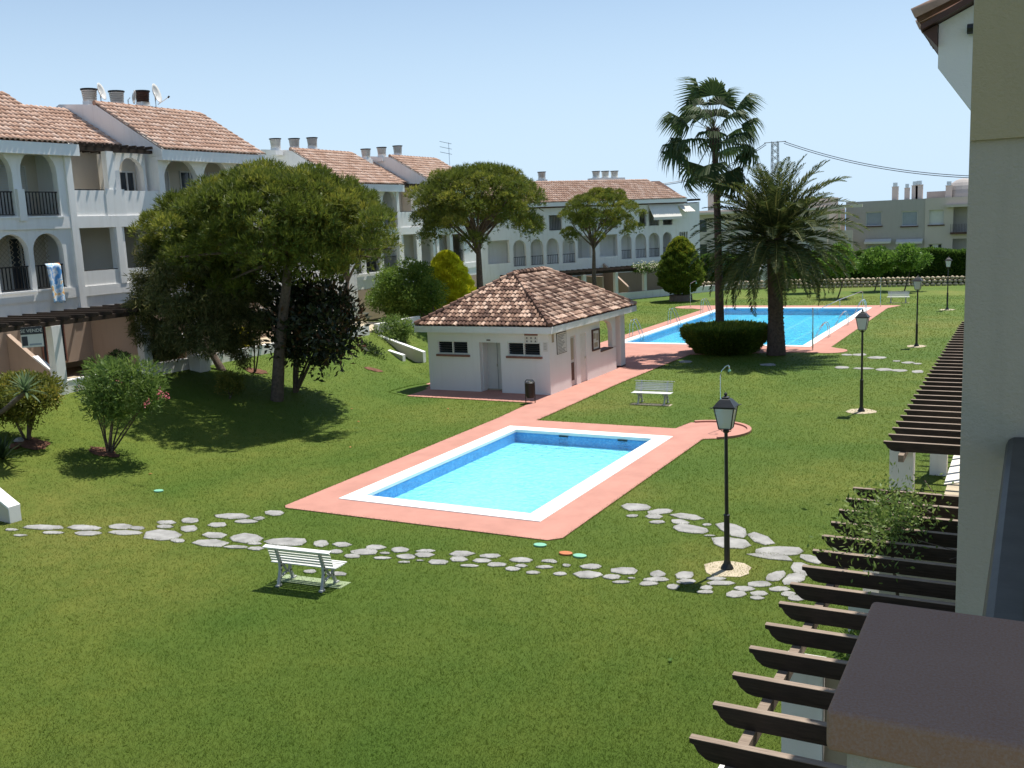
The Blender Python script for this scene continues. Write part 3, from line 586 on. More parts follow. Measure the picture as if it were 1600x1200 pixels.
for (x, y), lab, h in (((-9.62, 49.3), 'straight shower post at near right corner of large pool', 2.1), ((-9.54, 72.4), 'thin straight shower post at far right corner of large pool', 2.0)):
    r = empty('shower_post', (x, y, .022), 0, lab, 'shower post'); MB().tube([(0, 0, 0), (0, 0, .9), (0, 0, .91), (0, 0, h)], [.035, .035, .025, .022], 8).build('pipe', steel, r); MB().tube([(0, 0, h), (0, -.1, h-.02), (0, -.12, h-.08)], .02, 8).build('shower_head', steel, r)
def ladder(x, y, s, lab, h=.85):
    r = empty('pool_ladder', (x, y, .022), 0, lab, 'pool ladder', 'steel ladders of the large pool')
    for dy in (-.25, .25): MB().tube([(-s*.55, dy, 0), (-s*.52, dy, h*.75), (-s*.42, dy, h), (-s*.3, dy, h), (-s*.15, dy, h*.75), (s*.15, dy, 0), (s*.18, dy, -.9)], .022, 7).build('handrail', steel, r)
    for z in (-.25, -.5, -.75): MB().box(s*.17-.04, s*.17+.04, -.24, .24, z, z+.025).build('step', steel, r)
for (x, y, s, lab) in ((P2[0]-.1, 53.6, 1, 'nearest steel ladder on the left edge of the large pool'), (P2[0]-.1, 60.4, 1, 'middle steel ladder on the left edge of the large pool'), (P2[0]-.1, 67.4, 1, 'farthest steel ladder on the left edge of the large pool')): ladder(x, y, s, lab, 1.0)
for (x, y, lab) in ((P2[1]+.1, 54.6, 'nearer curved steel grab rail on right edge of large pool'), (P2[1]+.1, 60.6, 'farther curved steel grab rail on right edge of large pool')): ladder(x, y, -1, lab, .8)
ladder(P2[1]+.1, 67.6, -1, 'low steel ladder near the far right corner of large pool', .9)
r = empty('stair_handrail', (-12.2, 71.3, .022), 0, 'long sloping steel handrail at the far end of large pool', 'handrail'); MB().tube([(1.5, .9, 0), (1.5, .9, 1.0), (1.45, .85, 1.1), (0, .1, .55), (-1.6, -.9, -.25)], .022, 8).build('rail', steel, r); MB().tube([(.1, .12, 0), (.1, .12, .58)], .02, 8).build('support', steel, r)
for (px_, py_, m_, lab) in ((248, 768, mint, 'mint green valve cover alone in lawn by the oleander'), (844, 853, mint, 'mint green valve cover at the near deck corner'), (906, 870, mint, 'pale green oval cover beside the orange one'), (884, 866, orange, 'orange clay cover sunk in the lawn near the stones')):
    p = gh(px_, py_); o = MB().tube([(0, 0, 0), (0, 0, .03), (0, 0, .035)], [.14, .14, .12], 16).build('valve_cover', m_, None, (p.x, p.y, tz(p.x, p.y)+.005)); tag(o, lab, 'valve cover', 'round covers in the lawn'); o.scale = (1.05, .75, 1)
# ------------------------------------------------------------------ terraced houses
def house_root(name, u0, fr, lab, cat='house', group='white terraced houses with tiled roofs'):
    o = empty(name, fr @ Vector((0, u0, 0)), fr.to_euler().z, lab, cat, group); return o
def railing(root, x, u0, u1, z0, z1, single=True, step=.13):
    MB().box(x-.02, x+.02, u0, u1, z1-.045, z1).build('handrail', dkmetal, root); MB().box(x-.015, x+.015, u0, u1, z0+.06, z0+.09).build('lower_rail', dkmetal, root)
    n = max(2, int((u1-u0)/step)); ub = [u0+(u1-u0)*(i+.5)/n for i in range(n)]
    if single:
        me = MB().box(-.017, .017, -.017, .017, z0+.09, z1-.045).mesh('baluster', dkmetal)
        for u in ub: link('baluster', me, root, (x, u, 0))
    else:
        mb = MB(); [mb.box(x-.013, x+.011, u-.011, u+.011, z0+.09, z1-.045) for u in ub]; mb.build('balusters', dkmetal, root)
def glassdoor(root, x, u0, u1, z0, z1, shut=False):
    f = panel(rect(u0, u1, z0, z1), [rect(u0+.06, (u0+u1)/2-.03, z0+.06, z1-.06), rect((u0+u1)/2+.03, u1-.06, z0+.06, z1-.06)], .06, lambda a, z, t: (x+.065-t, a, z)).build('window', shutter, root)
    for a, b_ in ((u0+.06, (u0+u1)/2-.03), ((u0+u1)/2+.03, u1-.06)):
        if shut:
            mb = MB(); n = int((z1-z0-.12)/.09); [mb.box(x+.01, x+.03, a, b_, z0+.06+k*.09, z0+.06+k*.09+.075) for k in range(n)]; mb.build('shutter', shutter, f)
        else: MB().box(x+.015, x+.022, a, b_, z0+.06, z1-.06).build('pane', greyglass, f)
def chimney(root, x, u, z, h=.30, bs=1.0, dark=0):
    c = MB().box(x-.28*bs, x+.28*bs, u-.36*bs, u+.36*bs, z, z+h).box(x-.2*bs, x+.2*bs, u-.24*bs, u+.24*bs, z+h, z+h+.18).build('chimney', white, root)
    mb = MB(); zz = z+h+.18
    for k in range(6): r = .30+.008*k; mb.tube([(x, u, zz+k*.078), (x, u, zz+k*.078+.05)], [r*.94*bs, r*bs], 14)
    mb.tube([(x, u, zz), (x, u, zz+.46)], .2*bs, 10); mb.build('pot', shutter if dark < 1 else brownf, c)
    MB().tube([(x, u, zz+.47), (x, u, zz+.52)], .37*bs, 14).build('cap', dkmetal, c)
def back_mass(root, u0, u1, zt, x0=-1.7, x1=-8):
    MB().box(x1, x0, u0+.001, u1-.001, -3.5, zt).build('wall', cream, root)
def gable_house(fr, u0, w, lab, first=True, tops=None, mids=None, chims=(), grp=None, thick=.28, near=True, hiwall=True):
    root = house_root('terraced_house', u0, fr, lab); back_mass(root, 0, w, 10.6)
    ho = []
    for (kind, a, b_, z0, z1) in (tops or [])+(mids or []): ho.append((arch if kind in 'ap' else rect)(a, b_, z0, z1))
    panel(rect(0, w, 4.15, 10.3), ho, thick, lambda a, z, t: (0-t, a, z)).build('front_wall', white, root)
    MB().box(-1.72, -.001, 0.002, w-.002, 2.2, 4.149).build('ground_floor_wall', tan, root)
    for z in (5.05, 7.75): MB().box(-1.699, -thick-.001, .26, w-.26, z-.22, z).build('balcony_floor', white, root)
    MB().box(-1.699, -thick-.001, .26, w-.26, 10.28, 10.34).build('ceiling', white, root)
    prof = [(-.29, 4.2), (-.29, 10.45), (-3.4, 12.78), (-5.7, 12.86), (-8, 12.0), (-8, 4.2)]; fx = [(-.29, 4.2), (-.29, 10.31), (.44, 10.31), (.44, 10.53), (-3.4, 12.77), (-5.7, 12.98), (-8, 12.1), (-8, 4.2)]
    for u in (0.003, w-.243): MB().prism(fx, 'y', u, u+.24).build('gable_wall', white, root)
    for u in (.0, w-.30): MB().box(.001, .09, u+.002, u+.298, 4.15, 10.135).build('pilaster', white, root)
    MB().box(.001, .07, .301, w-.301, 7.38, 7.84).build('band', white, root); MB().box(.001, .05, .301, w-.301, 4.70, 5.09).build('band', white, root)
    for (kind, a, b_, z0, z1) in (tops or [])+(mids or []):
        MB().box(.071, .11, a-.05, b_+.05, z0-.07, z0-.01).build('sill', white2, root)
        if kind == 'a' or kind == 'r': railing(root, -.12, a, b_, z0, z0+.92, near)
        glassdoor(root, -1.698, a+.15, b_-.1, z0-.1, z0+2.0, shut=(round(a*7) % 2 == 0))
    # roof slope and tiles
    MB().prism([(.45, 10.36), (.45, 10.52), (-3.4, 12.75), (-3.4, 12.6)], 'y', .25, w-.25).build('roof', mortar, root)
    MB().prism([(.47, 10.12), (.50, 10.12), (.50, 10.56), (.47, 10.56)], 'y', -.1, w+.1).build('fascia', white2, root)
    MB().box(.0, .469, 0, w, 10.14, 10.30).build('soffit', white2, root)
    MB().prism([(-3.42, 12.6), (-3.42, 12.74), (-8, 11.3), (-8, 11.2)], 'y', 0.25, w-.25).build('rear_roof', mortar, root)
    U = Vector((-3.85, 0, 2.23)); ln = U.length; U.normalize()
    roof_tiles('roof_tiles', (.50, -.03, 10.56), (0, 1, 0), tuple(U), w+.06, ln, mat=tile1, pw=.22, pl=.38, parent=root)
    mb = MB()
    for i in range(int(w/.38)): mb.tube([(-3.42, i*.38, 12.84), (-3.42, i*.38+.42, 12.82)], [.115, .10], 8)
    mb.build('ridge_tiles', tile1, root)
    for i, (x, u, z) in enumerate(chims): chimney(root, x, u, z, dark=(i == 2 and near))
    return root
def low_house(fr, u0, w, lab, holes, near=True, col_u=None, cwin=None):
    root = house_root('terraced_house', u0, fr, lab); MB().box(-8, -2.6, .001, w-.001, -3.5, 10.7).build('wall', cream, root)
    MB().box(-2.59, -1.71, .001, w-.001, 2.2, 7.5).build('lower_wall', cream, root)
    ho = [(arch if k in 'ap' else rect)(a, b_, z0, z1) for (k, a, b_, z0, z1) in holes if z1 < 8]
    panel(rect(.001, w-.001, 4.15, 8.85), ho, .28, lambda a, z, t: (-t, a, z)).build('front_wall', white, root)
    MB().box(.001, .07, .0, w, 7.38, 7.84).build('band', white, root); MB().box(.001, .05, .0, w, 4.70, 5.09).build('band', white, root)
    MB().box(.001, .07, w*.42, w*.42+.28, 5.092, 7.378).build('pilaster', white, root)
    for z in (5.05, 7.75): MB().box(-2.599 if z > 6 else -1.709, -.281, .001, w-.001, z-.22, z).build('balcony_floor', white, root)
    MB().box(-1.71, -.001, .002, w-.002, 2.2, 4.149).build('ground_floor_wall', tan, root)
    for (k, a, b_, z0, z1) in holes:
        if k == 'o': MB().box(-.14, -.02, a, b_, z0-.0, z0+.03).build('handrail', dkmetal, root)
        if k in 'ar': railing(root, -.12, a, b_, z0, z0+.92, near)
        if z1 < 8 and k != 'o': glassdoor(root, -1.705, a+.1, b_-.1, 5.1, 7.1, True)
    MB().box(-.16, -.02, .02, w*.42, 8.852, 8.895).build('handrail', dkmetal, root)
    if col_u is not None: MB().box(-.30, -.02, col_u, col_u+.36, 8.851, 10.42).build('column', white, root); MB().box(-.36, .03, col_u-.25, col_u+.7, 7.72, 8.90).build('pier', white, root)
    if cwin:
        panel(rect(cwin[0], cwin[1], 8.852, 10.42), [arch(cwin[0]+.35, cwin[1]-.12, 8.853, 10.25)], .25, lambda a, z, t: (-.45-t, a, z)).build('arch_wall', white, root)
        MB().box(-1.35, -1.3, cwin[0]+.05, w-.01, 7.76, 10.41).build('recess_wall', cream, root); glassdoor(root, -1.299, w-.95, w-.12, 8.0, 9.75)
    pr = MB().box(-.35, -.15, .01, w-.01, 10.421, 10.56).build('pergola_beam', wood, root)
    for i in range(int(w/.42)): MB().box(-2.5, .25, -.035, .035, 0, .12).build('pergola_slat', wood, root, (0, .15+i*.42, 10.561))
    MB().prism([(-2.0, 10.70), (-2.0, 10.86), (-5.2, 12.62), (-5.2, 12.46)], 'y', .003, w-.003).build('roof', mortar, root)
    MB().prism([(-5.203, 10.7), (-5.203, 12.6), (-8, 11.6), (-8, 10.7)], 'y', .003, w-.003).build('rear_roof', mortar, root)
    U = Vector((-3.2, 0, 1.76)); ln = U.length; U.normalize()
    roof_tiles('roof_tiles', (-1.98, .0, 10.88), (0, 1, 0), tuple(U), w, ln, mat=tile1, pw=.22, pl=.38, parent=root)
    return root
FR1 = Matrix.Translation((-33.4, 0, 0))
T = lambda *a: list(a)
A_ = gable_house(FR1, 17.6, 9.0, 'leftmost white house with towel on its middle balcony rail', tops=T(('a', 6.8, 8.35, 7.87, 10.3, ), ('a', 4.7, 6.45, 7.87, 10.3), ('a', 2.5, 4.3, 7.87, 10.3)), mids=T(('a', 6.95, 8.25, 5.12, 7.22), ('a', 5.45, 6.75, 5.12, 7.22), ('a', 3.9, 5.2, 5.12, 7.22), ('a', 2.3, 3.6, 5.12, 7.22)))
for (a0, a1) in ((6.9, 8.3), (5.4, 6.8)):
    mb = MB(); w_ = a1-a0; st = .19
    for k in range(-12, 12):
        for sg in (1, -1):
            p0 = a0+k*st if sg > 0 else a1-k*st; pts = [(p0+sg*t*.05, 5.95+t*.05) for t in range(0, 29)]; pts = [q for q in pts if a0 <= q[0] <= a1]
            if len(pts) > 2: mb.tube([(-.9, pts[0][0], pts[0][1]), (-.9, pts[-1][0], pts[-1][1])], .011, 4)
    mb.build('lattice', canvas2, A_)
for z in (7.87,): MB().box(-.05, .16, 6.48, 6.77, 7.7, 8.86).build('pier', white, A_)
B_ = low_house(FR1, 26.605, 4.3, 'low white house section with dark roof pergola beside towel house', holes=T(('o', .1, 1.75, 5.68, 7.37), ('o', 2.25, 3.9, 5.68, 7.4)), col_u=1.75, cwin=(2.35, 4.1))
C_ = gable_house(FR1, 30.91, 6.3, 'white house with satellite dishes and three louvred chimneys on tiled roof', tops=T(('a', .35, 2.3, 7.87, 10.25), ('a', 2.7, 4.2, 7.87, 10.25), ('a', 4.5, 6.0, 7.87, 10.25)), mids=T(('a', .4, 1.9, 5.12, 7.22), ('a', 2.3, 3.8, 5.12, 7.22), ('r', 4.2, 5.8, 5.12, 7.2)), chims=[(-4.2, .45, 12.55), (-4.2, 1.95, 12.6), (-4.2, 3.45, 12.75)])
low_house(Matrix.Translation((-34.8, 0, -.95)), 37.22, 4.4, 'low white house section half hidden behind the large pine', holes=T(('o', .3, 1.9, 5.68, 7.37), ('o', 2.4, 4.1, 5.68, 7.37)), near=False, col_u=1.9)
FR2 = Matrix.Translation((-37.0, 0, -.95))
gable_house(FR2, 48.0, 6.2, 'white house with three chimneys, behind and between the two largest pines', tops=T(('a', .4, 2.3, 7.87, 10.25), ('a', 2.7, 4.2, 7.87, 10.25), ('a', 4.5, 5.9, 7.87, 10.25)), mids=T(('r', .4, 1.9, 5.12, 7.22), ('r', 2.3, 3.8, 5.12, 7.22), ('r', 4.2, 5.8, 5.12, 7.2)), chims=[(-4.2, -.4, 12.5), (-4.2, 1.35, 12.6), (-4.2, 3.1, 12.75)], near=False)
MB().box(-6, 0, 41.7, 47.9, -3, 8.2).build('front_wall', white, None, (-36, 0, 0)); tag(bpy.data.objects['front_wall.004'] if False else bpy.context.scene.objects[-1], 'plain white house block hidden behind the big pine crown', 'house')
low_house(FR2, 54.25, 4.2, 'low white house section with stepped balcony left of second pine', holes=T(('o', .3, 1.9, 5.68, 7.37), ('o', 2.4, 3.9, 5.2, 7.37)), near=False, col_u=1.9)
gable_house(FR2, 58.5, 6.2, 'white house with chimneys directly behind the second pine', tops=T(('a', .4, 2.3, 7.87, 10.25), ('a', 2.7, 4.2, 7.87, 10.25)), mids=T(('r', .4, 1.9, 5.12, 7.22), ('r', 2.3, 3.8, 5.12, 7.22)), chims=[(-4.2, -1.7, 12.3), (-4.2, .2, 12.5), (-4.2, 2.2, 12.7)], near=False)
tv = empty('roof_antenna', (-41, 67.5, 10.3), 0, 'thin television antenna on the roof above second pine', 'antenna'); MB().tube([(0, 0, 0), (0, 0, 3.0)], .03, 6).build('mast', steel, tv)
for z in (2.1, 2.5, 2.9): MB().tube([(-.2, -1.0, z+.15), (.1, .25, z)], .02, 5).build('rod', steel, tv)
# far block, turned towards the large pool
dF = Vector((.51013, .86010, 0)); nF = Vector((-dF.y, dF.x, 0)); angF = math.atan2(-dF.x, dF.y)
QF = Vector((-28, 83.8, 0))+nF*4
FR3 = Matrix.Translation(QF+Vector((0, 0, -1.9))) @ Matrix.Rotation(angF, 4, 'Z')
def fs_(x, y):
    r = ray(x, y); t = (QF.x*nF.x+QF.y*nF.y)/(r[0]*nF.x+r[1]*nF.y); p = Vector(r)*t; return (p-QF).x*dF.x+(p-QF).y*dF.y
h1 = house_root('terraced_house', 0, FR3, 'long white far house with arched balconies behind the third pine')
uL, uR = -20.5, 6.0
MB().box(-8, -1.4, uL, uR, -.5, 10.2).build('wall', white, h1)
ho = []; rl = []
for (x0, x1, k) in ((802, 822, 'a'), (829, 849, 'a'), (854, 873, 'a'), (879, 899, 'a'), (971, 987, 'a'), (993, 1010, 'a'), (1014, 1031, 'a'), (1036, 1050, 'a'), (903, 924, 'o'), (937, 965, 'o'), (762, 796, 'o'), (741, 751, 'o'), (1062, 1075, 'g')):
    a, b_ = fs_(x0, 390), fs_(x1, 390)
    if k == 'a': ho.append(arch(a, b_, 5.15, 7.35)); rl.append((a, b_, 5.15))
    elif k == 'o': ho.append(rect(a, b_, 5.5, 7.4))
    else: ho.append(rect(a, b_, 6.2, 7.3))
for (x0, x1) in ((999, 1010), (1014, 1030), (1036, 1051), (905, 925), (945, 965), (830, 850), (858, 878)): ho.append(rect(fs_(x0, 350), fs_(x1, 350), 8.0, 9.3)); rl.append((fs_(x0, 350), fs_(x1, 350), 8.0))
panel(rect(uL, uR, 2.0, 9.9), ho, .28, lambda a, z, t: (-t, a, z)).build('front_wall', white, h1)
for z in (5.0, 7.75): MB().box(-1.399, -.281, uL+.1, uR-.1, z-.2, z).build('balcony_floor', white, h1)
for a, b_, z in rl: railing(h1, -.12, a, b_, z, z+(.8 if z < 6 else 1.28), False, .16)
for (x0, x1) in ((803, 821), (830, 848), (903, 915), (915, 925), (940, 952), (972, 986), (994, 1008), (1015, 1029), (1015, 1030), (1037, 1050)):
    a, b_ = fs_(x0, 390), fs_(x1, 390); z = 5.1 if x0 not in (1015,) else 7.8
    MB().box(-1.395, -1.37, a+.1, b_-.1, z, z+2.0).build('shutter', shutter, h1)
MB().box(-1.399, -.281, uL+.1, uR-.1, 9.7, 9.76).build('ceiling', white, h1)
g1 = fs_(1062, 370); g2 = fs_(1075, 370)
for k in range(5): MB().box(-.1, -.06, g1+(g2-g1)*k/4-.03, g1+(g2-g1)*k/4+.03, 6.2, 7.3).build('grille_bar', benchm, h1)
ur = fs_(1068, 310); ue = fs_(1085, 350)
MB().prism([(.0, 9.9), (.45, 10.05), (.45, 10.30), (-3.4, 12.15), (-3.5, 12.0), (-7, 10.0)], 'y', uL, ur).build('roof', mortar, h1)
MB().prism([(.452, 10.02), (.48, 10.02), (.48, 10.36), (.452, 10.36)], 'y', uL, ur).build('fascia', white2, h1)
U = Vector((-3.85, 0, 1.80)); ln = U.length; U.normalize(); wR = ur-uL
roof_tiles('roof_tiles', (.48, uL, 10.33), (0, 1, 0), tuple(U), wR, ln, mat=tile1, pw=.25, pl=.42, parent=h1, clip=lambda a, u: a < wR-u*.32)
for (x, y) in ((946, 0), (961, 0), (976, 0), (857, 1), (812, 1)): chimney(h1, -4.3, fs_(x, 300)+2.2, 11.8, .7, 1.1)
MB().box(-4.8, -3.7, fs_(940, 300)+2.0, fs_(984, 300)+2.4, 11.8, 12.55).build('chimney_base', white, h1)
MB().prism([(0, 4.6), (-6, 4.6), (-6, 10), (0, 10)], 'y', uR+.001, uR+.25).build('end_wall', white, h1)
MB().box(-4, .1, ur+.2, uR+.3, 10.12, 10.3).build('pergola_beam', wood, h1)
# awnings of the far house
aw = empty('awning', FR3 @ Vector((0, 0, 0)), angF, 'large pale closed awning under the roof of the far white house', 'awning')
a, b_ = fs_(1012, 320), fs_(1056, 320); MB().prism([(.02, 9.95), (.85, 8.75), (.85, 8.68), (-.0, 9.85)], 'y', a, b_).build('canopy', canvas, aw); MB().box(.80, .86, a, b_+.4, 8.5, 8.675).build('valance', canvas, aw)
aw = empty('awning', FR3 @ Vector((0, 0, 0)), angF, 'small slatted white awning at the right end of the far house', 'awning')
a, b_ = fs_(1059, 320), fs_(1076, 320)
for k in range(6): x = a+(b_-a)*k/6; MB().prism([(.02, 9.75), (1.0, 9.15), (1.0, 9.1), (.02, 9.7)], 'y', x, x+(b_-a)/6*.8).build('strip', canvas, aw)
# gardens of the far house: wall, divider, pergola, planting
gw = empty('garden_wall', FR3 @ Vector((0, 0, 0)), angF, 'low white garden wall before the far arched house', 'wall', 'low white garden walls')
MB().box(3.88, 4.1, -20, -.5, 1.75, 2.5).build('wall', white, gw); MB().box(3.88, 4.1, .6, 8.9, 1.75, 2.45).build('wall', white, gw)
MB().box(3.88, 4.12, fs_(1028, 430)-1.1, fs_(1044, 430)-1.1, 1.76, 4.5).build('pier', white, gw)
MB().prism([(8.95, 1.8), (11.0, 1.8), (11.0, 4.6), (8.95, 2.5)], 'x', 3.9, 4.1).build('stair_wall', white, gw)
pg = empty('pergola', FR3 @ Vector((0, 0, 0)), angF, 'dark wooden pergola of the far arched house under climbing flowers', 'pergola')
for u in (-13.5, -10.2, -6.9, -3.8, .9): MB().box(3.7, 4.0, u, u+.3, 2.52, 4.28).build('column', white, pg)
MB().box(3.75, 3.9, -16, 3.5, 4.285, 4.42).build('beam', wood, pg)
sm_ = MB().box(.02, 4.5, -.04, .04, 4.425, 4.56).mesh('slat', wood)
for i in range(32): link('slat', sm_, pg, (0, -15.8+i*.6, 0))
MB().box(-.0, 3.6, -8, -7.8, 1.9, 4.0).build('divider', tan, pg); MB().prism([(0.02, 1.9), (3.6, 1.9), (3.6, 2.9), (0.02, 4.9)], 'y', -5.2, -5.0).build('divider', tan, pg); MB().prism([(0.02, 1.9), (3.6, 1.9), (3.6, 2.6), (0.02, 4.9)], 'y', 3.2, 3.4).build('divider', tan, pg)
MB().box(.005, .03, -16, 6, 1.9, 3.95).build('tan_wall', tan, pg)
# gardens of the near row: wall, columns, dividers, pergola
gw = empty('garden_wall', (-30.5, 0, 0), 0, 'low white garden wall along the mound under the left pergola', 'wall', 'low white garden walls')
MB().box(-.12, .1, 14.9, 41.2, .6, 1.95).build('wall', white, gw); MB().box(-.12, .1, 41.9, 46, .0, 1.95).build('wall', white, gw)
MB().box(-.14, .12, 14.9, 29.6, 1.951, 1.99).build('wall_top', white2, gw)
gw2 = empty('garden_wall', (-34.0, 0, 0), 0, 'white garden wall behind the pool house shrubs', 'wall', 'low white garden walls'); MB().box(-.1, .1, 46, 72, -.1, 1.5).build('wall', white, gw2)
pg = empty('pergola', (-30.5, 0, 0), 0, 'dark slatted pergola along the leftmost house with white columns', 'pergola')
for y in (19.3, 22.85, 26.75): MB().prism([(-.2, .8), (.18, .8), (.14, 3.97), (-.18, 3.97)], 'y', y-.19, y+.19).build('column', white, pg)
MB().prism([(-.5, .8), (.45, .8), (.2, 2.0), (.14, 3.9), (-.25, 3.9)], 'y', 29.2, 29.7).build('buttress', white, pg)
MB().box(-.09, .09, 14, 34, 3.972, 4.13).build('beam', wood, pg)
sm_ = MB().prism([(-2.89, 0), (.38, 0), (.48, .07), (.48, .15), (-2.89, .15)], 'y', -.04, .04).mesh('slat', wood)
for i in range(34): link('slat', sm_, pg, (0, 14.2+i*.6, 4.132))
for y in (23.0, 29.9): MB().prism([(-2.88, 1.6), (-.2, 1.6), (-.2, 2.05), (-1.5, 2.75), (-2.88, 3.6)], 'y', y, y+.18).build('divider', tan, pg); MB().prism([(-.2, 2.055), (-.2, 2.13), (-1.5, 2.83), (-1.5, 2.755)], 'y', y-.02, y+.2).build('coping', white2, pg)
MB().box(-2.88, -.22, 26.7, 26.88, 1.6, 3.95).build('divider', tan, pg)
for (y0, y1) in ((21.2, 22.2), (24.4, 25.4)):
    f = MB().box(-2.87, -2.84, y0, y1, 2.3, 3.7).build('grille', greyglass, pg)
    for k in range(7): MB().box(-2.835, -2.80, y0+k*(y1-y0)/6-.02, y0+k*(y1-y0)/6+.02, 2.25, 3.75).build('bar', sill_m, f)
MB().box(-7, -.13, 14, 46, .5, 1.62).build('terrace', sandm, pg)
o = MB().box(-.3, .3, -.28, .28, -.1, .62).box(-.34, .34, -.32, .32, .62, .67).build('meter_cabinet', white, None, (-30.0, 29.0, 1.42)); tag(o, 'square white meter cabinet by the garden wall and leaning tree', 'cabinet')
# ramps
def ramp_wall(name, pts, y0, y1, lab):
    o = empty(name, (pts[0][0], y0, 0), 0, lab, 'wall', 'white sloping stair walls'); MB().prism([(p[0]-pts[0][0], p[1]) for p in pts], 'y', 0, y1-y0).build('wall', cream, o)
    top = [(p[0]-pts[0][0], p[1]) for p in pts[1:]]
    mb = MB(); t = [(top[0][0]+.01, -.05), (top[0][0]+.01, top[0][1]+.01), (top[1][0], top[1][1]+.05), (top[1][0], top[1][1]+.005), (top[0][0]-.0, top[0][1]+.0-.04)]
    MB().prism([(top[0][0]+.03, top[0][1]+.0), (top[0][0]+.03, top[0][1]+.06), (top[1][0], top[1][1]+.06), (top[1][0], top[1][1])], 'y', -.03, y1-y0+.03).build('coping', white2, o)
    MB().box(top[0][0]+.001, top[0][0]+.03, -.02, y1-y0+.02, -.05, top[0][1]).build('end_face', white2, o); return o
ramp_wall('stair_wall', [(-30.4, -.1), (-22.35, -.1), (-22.35, .42), (-30.4, 2.9)][0:1]+[(-22.35, -.1), (-22.35, .40), (-26.5, 2.3), (-26.5, -.1)][1:4] if False else [(-22.3, -.1), (-22.3, .36), (-26.5, 2.5), (-26.5, -.1)], 14.85, 15.12, 'white sloping stair wall cut by the left edge of the picture')
ramp_wall('stair_wall', [(-27.55, -.1), (-27.55, .5), (-30.35, 1.35), (-30.35, -.1)], 41.75, 41.95, 'farther and higher sloping stair wall left of the pool house')
ramp_wall('stair_wall', [(-28.3, -.1), (-28.3, .42), (-30.35, .95), (-30.35, -.1)], 41.0, 41.2, 'nearer and lower sloping stair wall beside the dark shrub')
# towel, sale sign, dishes
y0 = 25.0; tw = empty('beach_towel', (-33.28, y0+.2, 5.72), 0, 'blue white and orange beach towel hanging over balcony rail', 'towel')
mb = MB(); n = 10; m_ = 16
for i in range(n+1):
    for j in range(m_+1): u = i/n; v = j/m_; mb.v.append((.06+.035*math.sin(u*9+v*1.5)+.05*v+(0 if j else -.08), (u-.5)*.62*(1-.1*v)+.06*v, .36-v*1.52))
for i in range(n):
    for j in range(m_): a = i*(m_+1)+j; mb.f.append((a, a+1, a+m_+2, a+m_+1))
o = mb.build('cloth', towelm, tw, smooth=True); md = o.modifiers.new('s', 'SOLIDIFY'); md.thickness = .012
sg = empty('sale_sign', (-30.2, 21.75, 3.72), R_(-42), 'white for sale sign hanging under the left pergola', 'sign'); MB().box(-.012, .0, -.34, .34, -.36, .34).build('board', mint if False else signw, sg)
MB().box(.0005, .006, -.34, .34, .08, .34).build('header', ink, sg); text_mesh('lettering', 'SE VENDE', .155, signw, sg, (.0065, 0, .2), (PI/2, 0, PI/2)); MB().box(.0005, .006, -.32, -.14, -.3, .02).build('print', ink, sg); MB().box(.0005, .006, -.1, .28, -.3, -.24).build('print', shutterb, sg)
def dish(p, rz, tilt, lab, r=.42, arm=True):
    o = empty('satellite_dish', p, rz, lab, 'satellite dish', 'satellite dishes on the tiled roof'); mb = MB(); S = 18
    for k in range(5):
        q = k/4*r
        for j in range(S): mb.v.append((.35*q*q/r, q*math.cos(2*PI*j/S), .55+q*math.sin(2*PI*j/S)*1.15))
    for k in range(4):
        for j in range(S): a = k*S+j; b_ = k*S+(j+1) % S; mb.f.append((a, b_, b_+S, a+S))
    d = mb.build('dish', shutter, o, rot=(0, R_(tilt), 0), smooth=True); md = d.modifiers.new('s', 'SOLIDIFY'); md.thickness = .015
    MB().tube([(-.1, 0, -.6), (-.1, 0, .4), (0, 0, .5)], .025, 6).build('mast', steel, o)
    if arm: MB().tube([(0, 0, .05), (.55, 0, .35)], .015, 5).build('arm', steel, o); MB().tube([(.52, 0, .33), (.6, 0, .4)], .04, 6).build('receiver', dkmetal, o)
dish(atY(162, 163, 31.6), R_(25), -15, 'pale dish leaning between the first two chimneys', .34, False); dish(atY(205, 170, 33.4), R_(38), 10, 'dark edge-on dish between the second and third chimneys', .28, False); dish(atY(247, 165, 34.6), R_(22), -14, 'large dish with arm right of the third chimney', .40)
# ------------------------------------------------------------------ grey and beige buildings beyond the hedge
gb = empty('apartment_building', (-14, 125, 1), 0, 'grey two storey building with shuttered windows beyond the hedge', 'building')
def gp(mb, n, m_): o = mb.build(n, m_, gb); o.location = (14, -125, -1); return o
G = lambda x, y: atY(x, y, 125)
hz = 7.65; x0 = G(1322, 316).x; x1 = G(1446, 313).x; x2 = G(1487, 313).x
wn = [((1353, 1378), (331, 353), shutterb), ((1409, 1434), (330, 353), shutterb), ((1452, 1475), (328, 351), shutter), ((1354, 1380), (382, 398), shutterb), ((1408, 1434), (382, 398), shutterb), ((1451, 1472), (381, 397), greyglass)]
hol = []
for (a, b_), (c_, d_), m_ in wn: hol.append(rect(G(a, c_).x, G(b_, c_).x, G((a+b_)/2, d_).z, G((a+b_)/2, c_).z))
gp(panel(rect(x0, x1, .2, hz), [h for h in hol if h[1][0] < x1], .3, lambda a, z, t: (a, 125+t, z)), 'front_wall', greyb)
gp(panel(rect(x1+.001, x2+9, .2, hz+.02), [h for h in hol if h[1][0] > x1]+[rect(G(1490, 320).x, x2+4, G(1490, 365).z, G(1490, 322).z), rect(G(1490, 320).x, x2+4, 1, G(1490, 373).z)], .3, lambda a, z, t: (a, 124.9+t, z)), 'front_wall', beigeb)
